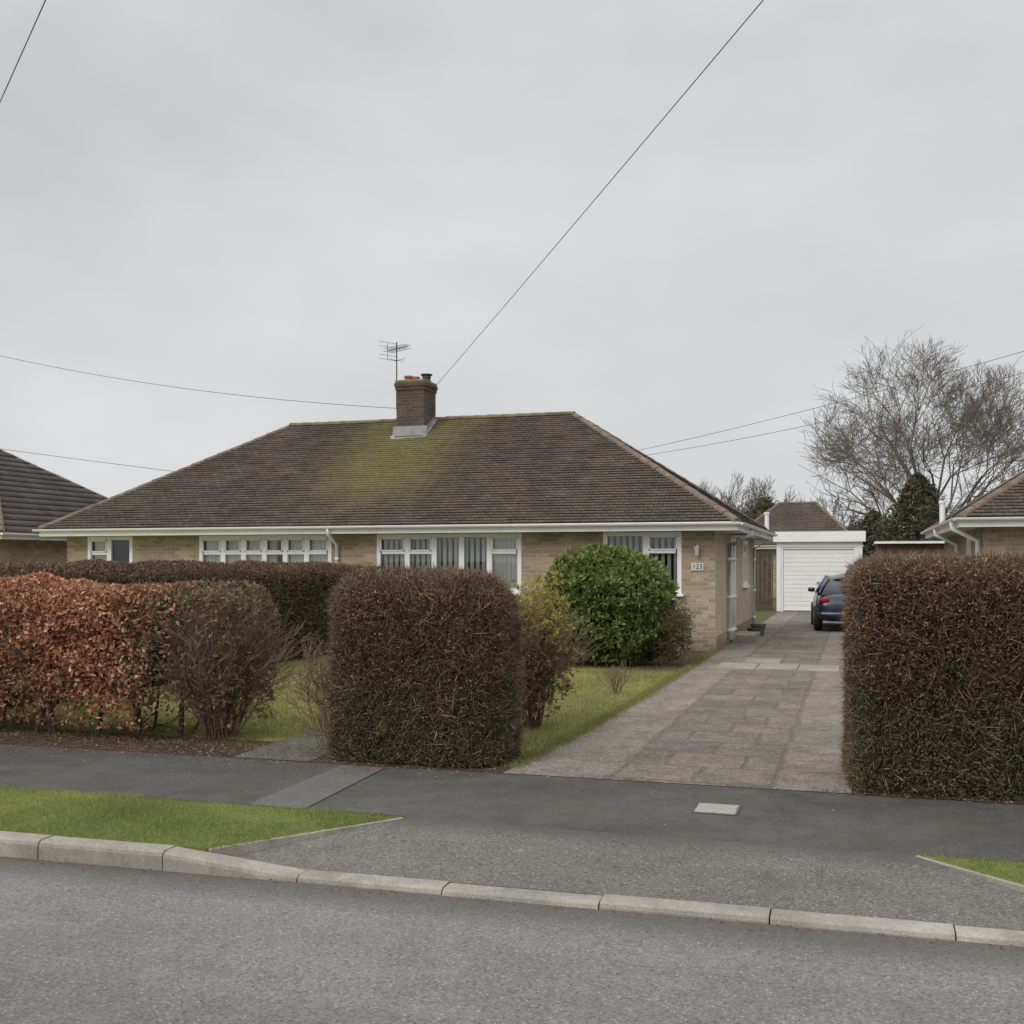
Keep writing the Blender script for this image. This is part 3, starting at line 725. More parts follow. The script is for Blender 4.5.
def window(parent, mp, a, b, z0, z1, bays, fill):
    w_ = bpy.data.objects.new("window", None); link(w_)
    w_.parent = parent; c = mp((a+b)/2, 0, z0); w_.matrix_parent_inverse = WM[parent.name].inverted(); w_.location = c
    WM[w_.name] = Matrix.Translation(c)
    f = MB(); t = .08; hm = .055; d0, d1 = -.012, .07
    f.box((a,d0,z0),(a+t,d1,z1),mp); f.box((b-t,d0,z0),(b,d1,z1),mp)
    f.box((a+t,d0,z0),(b-t,d1,z0+t),mp); f.box((a+t,d0,z1-t),(b-t,d1,z1),mp)
    W = sum(x[0] for x in bays); u = a+t; tot = (b-a-2*t)
    edges = []
    for i, (wt, fan) in enumerate(bays):
        u2 = u+tot*wt/W
        if i < len(bays)-1: f.box((u2-hm,d0+.003,z0+t),(u2+hm,d1-.003,z1-t),mp)
        if fan:
            zt = z1-(z1-z0)*.32
            f.box((u+.03,d0+.005,zt-.035),(u2-.03,d1-.006,zt+.035),mp)
            s = .03; l_ = u+(.0 if i == 0 else hm)-.004; r_ = u2-(.0 if i == len(bays)-1 else hm)+.004
            for (p, q) in (((l_,z1-t-s),(r_,z1-t)),((l_,zt+.02),(r_,zt+.02+s)),((l_,zt+.02),(l_+s,z1-t)),((r_-s,zt+.02),(r_,z1-t))):
                f.box((p[0],d0-.012,p[1]),(q[0],d0+.02,q[1]),mp)
        edges.append((u,u2)); u = u2
    f.obj("frame", M['upvc'], w_, .004)
    s = MB(); s.box((a-.04,-.06,z0-.05),(b+.04,.06,z0-.003),mp); s.obj("sill", M['upvc'], w_, .008)
    gl = MB(); gl.quad(mp(a+.02,.035,z0+.02),mp(b-.02,.035,z0+.02),mp(b-.02,.035,z1-.02),mp(a+.02,.035,z1-.02)); gl.obj("pane", M['glass'], w_, fix=False)
    cu = MB()
    for i, (p, q) in enumerate(edges):
        k_ = fill[i % len(fill)]
        if k_ == 'n': continue
        if k_ == 'v':
            x = p+.03
            while x < q-.03:
                cu.quad(mp(x,.10,z0+.03),mp(x+.06,.14,z0+.03),mp(x+.06,.14,z1-.04),mp(x,.10,z1-.04)); x += .118
        else:
            lo_, hi_ = {'c': (p, q), 'l': (p, p+(q-p)*.5), 'r': (q-(q-p)*.5, q)}[k_]
            m = 26
            for j in range(m):
                xa = lo_+(hi_-lo_)*j/m; xb = lo_+(hi_-lo_)*(j+1)/m
                da = .12+.022*math.sin(j*1.7); db = .12+.022*math.sin((j+1)*1.7)
                cu.quad(mp(xa,da,z0),mp(xb,db,z0),mp(xb,db,z1),mp(xa,da,z1))
    if cu.v: cu.obj("curtain", M['curtain'] if 'c' in fill or 'l' in fill else M['blind'], w_, fix=False)
    bk = MB(); bk.quad(mp(a-.3,1.2,z0-.5),mp(b+.3,1.2,z0-.5),mp(b+.3,1.2,z1+.3),mp(a-.3,1.2,z1+.3)); bk.obj("room_shade_panel", M['interior'], w_, fix=False)  # flat sheet painted dark in place of the unlit room
    return w_

def hip_roof(parent, ex0, ex1, ey0, ey1, ze, rx0, rx1, ry, zr, mat, rmat, gauge=.11, lift=.018, name="roof"):
    V = []; F = []; UV = []
    rr = random.Random(int(abs(ex0)*10))
    slopes = [((ex0,ey0),(ex1,ey0),(rx0,ry),(rx1,ry)), ((ex1,ey0),(ex1,ey1),(rx1,ry),(rx1,ry)),
              ((ex1,ey1),(ex0,ey1),(rx1,ry),(rx0,ry)), ((ex0,ey1),(ex0,ey0),(rx0,ry),(rx0,ry))]
    for A, B, C, D in slopes:
        A = Vector((*A,ze)); B = Vector((*B,ze)); C = Vector((*C,zr)); D = Vector((*D,zr))
        e_ = (B-A).normalized(); m = ((C+D)/2-(A+B)/2); m = (m-e_*m.dot(e_)); sl_ = m.length; sd_ = m.normalized()
        nn = e_.cross(sd_).normalized()
        if nn.z < 0: nn = -nn
        N_ = int(sl_/gauge)
        for i in range(N_):
            f0, f1 = i/N_, (i+1)/N_
            a0 = A.lerp(C,f0); b0 = B.lerp(D,f0); a1 = A.lerp(C,f1); b1 = B.lerp(D,f1)
            K = max(1, int((b0-a0).length/.34))
            lf = [lift+rr.uniform(-.008,.008) for _ in range(K+1)]
            b = len(V)
            for j in range(K+1):
                s = j/K; lo_ = a0.lerp(b0,s); hi_ = a1.lerp(b1,s)
                V.append(lo_-nn*.004); V.append(lo_+nn*lf[j]); V.append(hi_+nn*.002)
            for j in range(K):
                i0 = b+j*3; i1 = b+(j+1)*3
                for q in ((i0,i1,i1+1,i0+1),(i0+1,i1+1,i1+2,i0+2)):
                    F.append(q)
                    for idx in q:
                        p = V[idx]
                        row = i*gauge; frac = 0.02 if (idx-b) % 3 < 2 else .98
                        UV.append(((p-A).dot(e_)+ex0, row+frac*gauge))
    me = np_mesh(name, [tuple(v) for v in V], F, uvs=UV)
    ro = pychild(name, me, parent, mat)
    def capline(mb, p, q, r=.10, step=.33):
        p = Vector(p); q = Vector(q); d = (q-p); L = d.length; d.normalize(); n_ = max(1,int(L/step))
        s_ = d.cross(Vector((0,0,1))).normalized(); u_ = s_.cross(d).normalized()
        for i in range(n_):
            a = p+d*(L*i/n_); b = p+d*(L*(i+1)/n_+.02)
            a = a+u_*rr.uniform(-.008,.008)
            bi = len(mb.v); K = 7
            for (pt, rad) in ((a, r*1.12),(b, r)):
                for kx in range(K):
                    t = PI*kx/(K-1); mb.v.append(tuple(pt+s_*math.cos(t)*rad+u_*(math.sin(t)*rad*.75-.03)))
            for kx in range(K-1): mb.f.append((bi+kx,bi+kx+1,bi+K+kx+1,bi+K+kx))
            mb.f.append(tuple(bi+kx for kx in range(K)))
    mb = MB(); capline(mb, (rx0,ry,zr),(rx1,ry,zr))
    mb.obj("ridge_tiles", rmat, ro, fix=False)
    for c_, r_ in (((ex0,ey0),rx0),((ex1,ey0),rx1),((ex0,ey1),rx0),((ex1,ey1),rx1)):
        mb = MB(); capline(mb, (c_[0],c_[1],ze+.01),(r_,ry,zr-.01), .085)
        mb.obj("hip_tiles", M['ridge'], ro, fix=False)
    return ro

def eaves(parent, ex0, ex1, ey0, ey1, wx0, wx1, wy0, wy1, ze):
    mb = MB(); t = .025; h = .17
    mb.box((ex0,ey0-.001,ze-h),(ex1,ey0+t,ze-.015)); mb.box((ex0,ey1-t,ze-h),(ex1,ey1,ze-.015))
    mb.box((ex0,ey0+t,ze-h),(ex0+t,ey1-t,ze-.015)); mb.box((ex1-t,ey0+t,ze-h),(ex1,ey1-t,ze-.015))
    mb.obj("fascia", M['fascia'], parent)
    mb = MB(); z0, z1 = ze-h+.01, ze-h+.022
    mb.box((ex0+t,ey0+t,z0),(ex1-t,wy0+.05,z1)); mb.box((ex0+t,wy1-.05,z0),(ex1-t,ey1-t,z1))
    mb.box((ex0+t,wy0+.05,z0),(wx0+.05,wy1-.05,z1)); mb.box((wx1-.05,wy0+.05,z0),(ex1-t,wy1-.05,z1))
    mb.obj("soffit", M['soffit'], parent)
    mb = MB()
    def gut(p, q, out):
        p = Vector(p); q = Vector(q); out = Vector(out); K = 8; i = len(mb.v); r = .052
        for pt in (p, q):
            for kx in range(K):
                a = PI*kx/(K-1); mb.v.append(tuple(pt+out*(math.cos(a)*r)+Vector((0,0,-math.sin(a)*r))))
            for kx in range(K):
                a = PI*(K-1-kx)/(K-1); mb.v.append(tuple(pt+out*(math.cos(a)*(r-.006))+Vector((0,0,-math.sin(a)*(r-.006)))))
        n_ = 2*K
        for kx in range(n_): mb.f.append((i+kx,i+(kx+1)%n_,i+n_+(kx+1)%n_,i+n_+kx))
        mb.f.append(tuple(range(i,i+n_))); mb.f.append(tuple(reversed(range(i+n_,i+2*n_))))
    zg = ze-.02
    gut((ex0-.08,ey0-.06,zg),(ex1+.08,ey0-.06,zg-.01),(0,1,0)); gut((ex0-.08,ey1+.06,zg),(ex1+.08,ey1+.06,zg),(0,1,0))
    gut((ex0-.062,ey0-.08,zg),(ex0-.062,ey1+.08,zg),(1,0,0)); gut((ex1+.062,ey0-.08,zg-.01),(ex1+.062,ey1+.08,zg),(1,0,0))
    mb.obj("gutter", M['upvc'], parent)

def downpipe(parent, pts, r=.034):
    mb = MB(); mb.tube(pts, r, 10)
    for (a, b) in [(pts[-2], pts[-1])]:
        for f in (.15,.55,.9):
            p = Vector(a).lerp(Vector(b), f); mb.tube([p-Vector((0,0,.03)), p+Vector((0,0,.03))], r*1.35, 10)
    o = mb.obj("downpipe", M['upvc'], parent, smooth=False)
    for p in o.data.polygons: p.use_smooth = len(p.vertices) == 4
    return o

# ---- main pair
ZE = 2.37
WX0, WX1, WY0, WY1 = -16.55, -2.42, 20.2, 28.3
EX0, EX1, EY0, EY1 = -16.95, -1.98, 19.8, 28.7
H = thing("bungalow", (-9.5,20.2,0), "pair of buff brick bungalows under one hipped tiled roof", "house")
mpF = lambda u, d, z: (u, WY0+d, z)
mpE = lambda u, d, z: (WX1-d, u, z)
mpW = lambda u, d, z: (WX0+d, u, z)
wins = [(-4.5,-3.03,1.05,2.2),(-9.12,-6.1,1.05,2.2),(-13.2,-10.12,1.05,2.2),(-16.0,-14.85,1.05,2.2)]
eops = [(22.9,23.75,.28,2.15),(25.3,26.5,1.1,2.15)]
mb = MB(); wall_panel(mb, mpF, WX0, WX1, 0, 2.24, wins); wall_panel(mb, lambda u,d,z: (u, WY1-d, z), WX0, WX1, 0, 2.24, [])
wall_panel(mb, mpW, WY0, WY1, 0, 2.24, [])
mb.box((WX1-.0,WY0+.003,0),(WX1+.02,WY1,.28))
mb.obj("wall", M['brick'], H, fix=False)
mb = MB(); wall_panel(mb, mpE, WY0, WY1, .28, 2.24, eops)
o = mb.obj("wall", M['dash'], H, fix=False); o["label"] = "pebbledashed side wall"
hip = hip_roof(H, EX0, EX1, EY0, EY1, ZE, -13.25, -6.08, 24.25, 5.02, M['roof'], M['ridge_m'])
eaves(H, EX0, EX1, EY0, EY1, WX0, WX1, WY0, WY1, ZE)
window(H, mpF, *wins[0], [(1.25,0),(1,1)], ['v','v'])
window(H, mpF, *wins[1], [(1,1),(1,1),(1,0),(1,0),(1,1)], ['v','v','v','v','c'])
window(H, mpF, *wins[2], [(1,1),(1,1),(1,1),(1,1),(1,1),(1,1)], ['c','c','c','l','c','c'])
window(H, mpF, *wins[3], [(.9,1),(1,0)], ['c','n'])
window(H, mpE, *eops[1], [(1,1),(1,0)], ['c','c'])
d = bpy.data.objects.new("door", None); link(d); d.parent = H; d.matrix_parent_inverse = WM[H.name].inverted(); d.location = (WX1,23.3,.1); WM[d.name] = Matrix.Translation((WX1,23.3,.1))
mb = MB(); mb.box((22.9,-.012,.28),(22.97,.11,2.15),mpE); mb.box((23.68,-.012,.28),(23.75,.11,2.15),mpE); mb.box((22.97,-.012,2.08),(23.68,.11,2.15),mpE); mb.obj("door_frame", M['upvc'], d, .004)
mb = MB(); mb.box((22.98,.02,.29),(23.67,.1,1.15),mpE); mb.box((22.98,.02,1.15),(23.1,.1,2.07),mpE); mb.box((23.55,.02,1.15),(23.67,.1,2.07),mpE); mb.box((23.1,.02,1.95),(23.55,.1,2.07),mpE); mb.obj("door_leaf", M['upvc'], d, .004)
mb = MB(); mb.quad(mpE(23.1,.05,1.15),mpE(23.55,.05,1.15),mpE(23.55,.05,1.95),mpE(23.1,.05,1.95)); mb.obj("door_pane", M['interior'], d)
mb = MB(); mb.tube([(WX1-.03,23.06,1.1),(WX1+.03,23.06,1.1),(WX1+.03,23.18,1.1)], .012, 8); mb.obj("handle", M['galv'], d)
mb = MB(); mb.box((WX1+.025,22.7,0),(WX1+.5,23.95,.16)); mb.obj("doorstep", M['concrete'], H, .01)
mb = MB(); mb.box((WX1+.0,22.7,2.16),(WX1+.4,23.95,2.195)); mb.obj("door_canopy", M['upvc'], H, .01)
downpipe(H, [(EX1+.05,22.1,2.33),(EX1+.05,22.1,2.2),(WX1+.07,22.1,1.98),(WX1+.07,22.1,.1)], .055)
downpipe(H, [(EX1+.05,22.5,2.33),(EX1+.03,22.5,2.2),(WX1+.07,22.5,1.98),(WX1+.07,22.5,.1)], .06)
downpipe(H, [(EX1+.05,27.6,2.33),(EX1+.05,27.6,2.2),(WX1+.06,27.6,1.98),(WX1+.06,27.6,.1)])
downpipe(H, [(-9.98,EY0-.06,2.31),(-9.98,EY0-.05,2.2),(-9.98,WY0-.05,1.98),(-9.98,WY0-.05,.1)])
mb = MB(); mb.tube([(-2.12,28.5,2.36),(-2.12,28.5,2.86)], .055, 10); mb.tube([(-2.12,28.5,2.86),(-2.12,28.5,2.91)], .07, 10); mb.obj("vent_pipe", M['upvc'], H)
ch = MB(); cx0, cx1, cy0, cy1 = -10.12, -9.44, 23.5, 24.25
ch.box((cx0,cy0,4.2),(cx1,cy1,5.62)); ch.box((cx0-.022,cy0-.022,5.62),(cx1+.022,cy1+.022,5.70)); ch.box((cx0-.04,cy0-.04,5.70),(cx1+.04,cy1+.04,5.78))
cho = ch.obj("chimney", M['chim'], hip)
mb = MB(); mb.box((cx0-.03,cy0-.03,5.78),(cx1+.03,cy1+.03,5.85)); mb.obj("flaunching", simple("mossy_mortar", (.20,.18,.08), .9, .35, 12), hip, .02)
mb = MB()
mb.quad((cx0-.08,cy0-.05,4.50),(cx1+.08,cy0-.05,4.50),(cx1+.08,cy0-.004,4.78),(cx0-.08,cy0-.004,4.78))
mb.quad((cx0-.06,cy0-.2,4.47),(cx1+.06,cy0-.2,4.47),(cx1+.06,cy0-.03,4.56),(cx0-.06,cy0-.03,4.56))
for s_, xx in ((1,cx1),(-1,cx0)):
    mb.quad((xx+s_*.004,cy0-.02,4.5),(xx+s_*.004,cy1,4.98),(xx+s_*.004,cy1,5.12),(xx+s_*.004,cy0-.02,4.70))
    mb.quad((xx,cy0-.15,4.50),(xx+s_*.1,cy0-.15,4.50),(xx+s_*.1,cy1,5.07),(xx,cy1,5.07))
mb.obj("flashing", M['lead'], hip, fix=False)
def pot(x, y, z, h, r, mat):
    mb = MB(); mb.tube([(x,y,z-.05),(x,y,z+.03),(x,y,z+.04),(x,y,z+h-.05),(x,y,z+h-.045),(x,y,z+h)], [r*1.15,r*1.15,r,r*.88,r*1.05,r*1.05], 16)
    mb.obj("chimney_pot", mat, hip)
pot(-9.98,23.9,5.85,.15,.10,M['terra']); pot(-9.58,24.02,5.85,.15,.10,M['darkmetal']); pot(-9.72,23.72,5.85,.09,.085,M['terra'])
mb = MB(); mb.tube([(-9.58,24.02,6.02),(-9.58,24.02,6.045)], .14, 14); mb.obj("chimney_cowl", M['darkmetal'], hip)
mb = MB(); ax, ay = -10.2, 23.7
mb.tube([(ax,ay,5.2),(ax,ay,6.78)], .014, 6)
dirv = Vector((.75,-.45,0)).normalized(); perp = Vector((-dirv.y,dirv.x,0))
b0 = Vector((ax,ay,6.62))
mb.tube([b0-dirv*.35,b0+dirv*.45], .010, 5)
for i in range(8):
    p = b0-dirv*.3+dirv*(.1*i); l_ = .17-.007*i
    for dz in (-.035,.035): mb.tube([p-perp*l_+Vector((0,0,dz)),p+perp*l_+Vector((0,0,dz))], .005, 4)
for dz in (-.2,-.1,.1,.2):
    q = b0-dirv*.36+Vector((0,0,dz)); mb.tube([q-perp*.24,q+perp*.24], .005, 4)
mb.tube([b0-dirv*.36+Vector((0,0,-.2)),b0-dirv*.36+Vector((0,0,.2))], .006, 4)
q = Vector((ax,ay,6.35)); mb.tube([q-perp*.2,q+perp*.2],.005,4); mb.tube([q-dirv*.1,q+dirv*.35],.005,4)
mb.box((ax+.0,23.66,5.3),(cx0+.002,23.74,5.34))
mb.obj("television_aerial", M['darkmetal'], H)
mb = MB(); lx, ly = -2.74, WY0-.10
mb.box((lx-.025,WY0-.012,1.76),(lx+.025,WY0-.001,1.94)); mb.tube([(lx,WY0-.01,1.90),(lx,ly,1.93)], .01, 6)
mb.tube([(lx,ly,1.945),(lx,ly,1.92),(lx,ly,1.915),(lx,ly,1.90)], [.006,.02,.055,.06], 6)
mb.tube([(lx,ly,1.90),(lx,ly,1.76),(lx,ly,1.74)], [.048,.03,.012], 6)
mb.obj("wall_lantern", simple("lantern_pale_grey", (.62,.62,.62), .4, .2, 20), H)
mb = MB(); mb.box((-2.85,WY0-.02,1.48),(-2.63,WY0-.001,1.62)); mb.obj("number_plate", simple("cream_ceramic", (.72,.70,.64), .4, .05), H, .005)
cu = bpy.data.curves.new("number", 'FONT'); cu.body = "123"; cu.size = .125; cu.align_x = 'CENTER'; cu.align_y = 'CENTER'; cu.extrude = .002
to = bpy.data.objects.new("tmp", cu); link(to); bpy.context.view_layer.update()
me = bpy.data.meshes.new_from_object(to.evaluated_get(bpy.context.evaluated_depsgraph_get())); bpy.data.objects.remove(to)
me.transform(Matrix.Translation((-2.74,WY0-.024,1.55)) @ Matrix.Rotation(PI/2,4,'X')); me.materials.clear()
pychild("number", me, H, M['darkmetal'])

# ---- neighbour on the other side of the driveway
H2 = thing("bungalow", (9,19.6,0), "brick bungalow with brown tiled hipped roof and white gutters", "house")
w2 = [(3.2,4.6,1.08,2.19),(6.4,9.3,1.08,2.19)]
mb = MB(); wall_panel(mb, lambda u,d,z: (u,19.6+d,z), 2.02, 16.2, 0, 2.24, w2); wall_panel(mb, lambda u,d,z: (2.02+d,u,z), 19.6, 27.7, 0, 2.24, [(21.6,22.3,1.2,2.1)]); wall_panel(mb, lambda u,d,z: (u,27.7-d,z), 2.02, 16.2, 0, 2.24, []); wall_panel(mb, lambda u,d,z: (16.2-d,u,z), 19.6, 27.7, 0, 2.24, [])
mb.obj("wall", M['brick'], H2, fix=False)
window(H2, lambda u,d,z: (u,19.6+d,z), *w2[0], [(1,1),(1,0)], ['c','c']); window(H2, lambda u,d,z: (u,19.6+d,z), *w2[1], [(1,1),(1,0),(1,1)], ['c','c'])
window(H2, lambda u,d,z: (2.02+d,u,z), 21.6,22.3,1.2,2.1, [(1,0)], ['c'])
hip_roof(H2, 1.62, 16.6, 19.2, 28.1, ZE, 5.7, 12.5, 23.65, 5.0, M['roof2'], M['ridge'])
eaves(H2, 1.62, 16.6, 19.2, 28.1, 2.02, 16.2, 19.6, 27.7, ZE)
downpipe(H2, [(1.56,19.8,2.33),(1.56,19.8,2.2),(1.96,19.8,1.98),(1.96,19.8,.1)], .045)
downpipe(H2, [(1.56,23.8,2.33),(1.56,23.8,2.2),(1.96,23.8,1.98),(1.96,23.8,.1)], .045)
mb = MB(); mb.tube([(1.80,25.3,2.38),(1.80,25.3,2.9)], .06, 10); mb.tube([(1.80,25.3,2.9),(1.80,25.3,2.96)], .075, 10); mb.obj("vent_pipe", M['upvc'], H2)

H3 = thing("bungalow", (-27,21.9,0), "neighbouring bungalow with dark interlocking tile roof", "house")
mb = MB(); wall_panel(mb, lambda u,d,z: (u,21.9+d,z), -35, -19.9, 0, 2.24, []); wall_panel(mb, lambda u,d,z: (-19.9-d,u,z), 21.9, 29.3, 0, 2.24, []); wall_panel(mb, lambda u,d,z: (u,29.3-d,z), -35, -19.9, 0, 2.24, []); wall_panel(mb, lambda u,d,z: (-35+d,u,z), 21.9, 29.3, 0, 2.24, [])
mb.obj("wall", M['brick'], H3, fix=False)
hip_roof(H3, -35.4, -19.5, 21.5, 29.7, ZE, -31.3, -23.6, 25.6, 4.98, M['roof3'], M['ridge'], gauge=.3, lift=.035)
eaves(H3, -35.4, -19.5, 21.5, 29.7, -35, -19.9, 21.9, 29.3, ZE)

H4 = thing("bungalow", (-2.5,51,0), "distant bungalow with a weathered grey brown roof", "house")
mb = MB(); wall_panel(mb, lambda u,d,z: (u,51.2+d,z), -5.4, -.1, 0, 2.3, []); wall_panel(mb, lambda u,d,z: (-.1-d,u,z), 51.2, 58, 0, 2.3, []); wall_panel(mb, lambda u,d,z: (-5.4+d,u,z), 51.2, 58, 0, 2.3, [])
mb.obj("wall", M['brick'], H4, fix=False)
hip_roof(H4, -5.8, .3, 50.8, 58.4, 2.45, -3.5, -1.75, 54.6, 4.55, M['roof2'], M['ridge'], gauge=.2, lift=.02)
eaves(H4, -5.8, .3, 50.8, 58.4, -5.4, -.1, 51.2, 58, 2.45)

# ------------------------------------------------------------------ garages and fences
def garage(x0, x1, y, h, label, doorm, fh, wallm, framem, depth=5.5):
    G = thing("garage", ((x0+x1)/2,y,0), label, "garage")
    mp_ = lambda u,d,z: (u,y+d,z); dh = min(2.17, h-fh-.03)
    mb = MB(); wall_panel(mb, mp_, x0, x1, 0, h-fh, [(x0+.14,x1-.2,0,dh)], .14)
    wall_panel(mb, lambda u,d,z: (x0+d,u,z), y, y+depth, 0, h-fh, []); wall_panel(mb, lambda u,d,z: (x1-d,u,z), y, y+depth, 0, h-fh, [])
    mb.obj("wall", wallm, G, fix=False)
    mb = MB(); mb.box((x0-.1,y-.14,h-fh),(x1+.1,y+.02,h)); mb.obj("fascia", M['doorwhite'], G, .008)
    mb = MB(); mb.box((x0-.08,y+.025,h-.05),(x1+.08,y+depth,h-.01)); mb.box((x0-.09,y-.13,h+.002),(x1+.09,y+.02,h+.025)); mb.obj("roof", M['lead'], G)
    mb = MB(); a, b = x0+.14, x1-.2
    mb.box((a,y+.03,0),(a+.07,y+.13,dh)); mb.box((b-.07,y+.03,0),(b,y+.13,dh)); mb.box((a+.07,y+.03,dh-.07),(b-.07,y+.13,dh)); mb.obj("door_frame", framem, G, .004)
    D = bpy.data.objects.new("garage_door", None); link(D); D.parent = G; D.matrix_parent_inverse = WM[G.name].inverted(); D.location = (a,y,0); WM[D.name] = Matrix.Translation((a,y,0))
    mb = MB(); n_ = 14; hh = (dh-.12)/n_
    for i in range(n_):
        mb.box((a+.075,y+.07,.04+i*hh),(b-.075,y+.10,.04+(i+1)*hh-.022))
    mb.box((a+.075,y+.085,.03),(b-.075,y+.115,dh-.08)); mb.obj("door_panel", doorm, D, .006)
    mb = MB(); mb.tube([((a+b)/2,y+.07,.98),((a+b)/2,y+.02,.98)], .03, 10); mb.box(((a+b)/2-.07,y+.01,.97),((a+b)/2+.07,y+.025,.99)); mb.obj("handle", M['galv'], D)
    return G
garage(-2.52, .25, 38.2, 2.68, "white flat-roofed garage with ribbed up-and-over door", M['doorwhite'], .34, M['doorwhite'], M['upvc'])
garage(.66, 3.2, 35.0, 2.27, "low neighbouring garage with red brown door", M['red_door'], .06, M['wood_dark'], M['red_door'])
def fence(x0, x1, y, h, label, axis='x'):
    f = thing("fence", ((x0+x1)/2,y,0) if axis == 'x' else (y,(x0+x1)/2,0), label, "fence")
    mb = MB(); x = x0
    while x < x1-.02:
        a = (x,y,.03); b = (min(x+.14,x1),y+.02,h)
        if axis == 'y': a = (y,x,.03); b = (y+.02,min(x+.14,x1),h)
        mb.box(a,b); x += .15
    mb.obj("boards", M['wood_dark'], f)
    x = x0
    while x <= x1:
        mb = MB()
        if axis == 'x': mb.box((x-.05,y+.025,0),(x+.05,y+.12,h+.05))
        else: mb.box((y+.025,x-.05,0),(y+.12,x+.05,h+.05))
        mb.obj("post", M['wood_dark'], f)
        x += 1.83
fence(-4.2,-2.66,38.4,2.0,"dark timber fence beside the white garage")
fence(28.6,34.8,.55,1.55,"dark timber fence dividing the two driveways",'y')
fence(-16.8,-4.3,38.6,1.8,"dark timber fence across the back gardens")

t = thing("plant_pot", (-2.05,24.4,0), "small brown plant pot against the side wall", "plant pot")
mb = MB(); mb.tube([(-2.12,24.4,.008),(-2.12,24.4,.16),(-2.12,24.4,.17),(-2.12,24.4,.2)],[.08,.10,.115,.115],14); mb.obj("pot", M['barkd'], t)
mb = MB(); mb.tube([(-2.12,24.4,.201),(-2.12,24.4,.21)],[.10,.09],12); mb.obj("soil_fill", M['soil'], t)
t = thing("plant_pot", (-2.05,25.0,0), "low grey pot standing by the side door", "plant pot")
mb = MB(); mb.tube([(-2.05,25.0,.008),(-2.05,25.0,.22),(-2.05,25.0,.23),(-2.05,25.0,.27)],[.12,.16,.18,.18],14); mb.obj("pot", M['patch'], t)

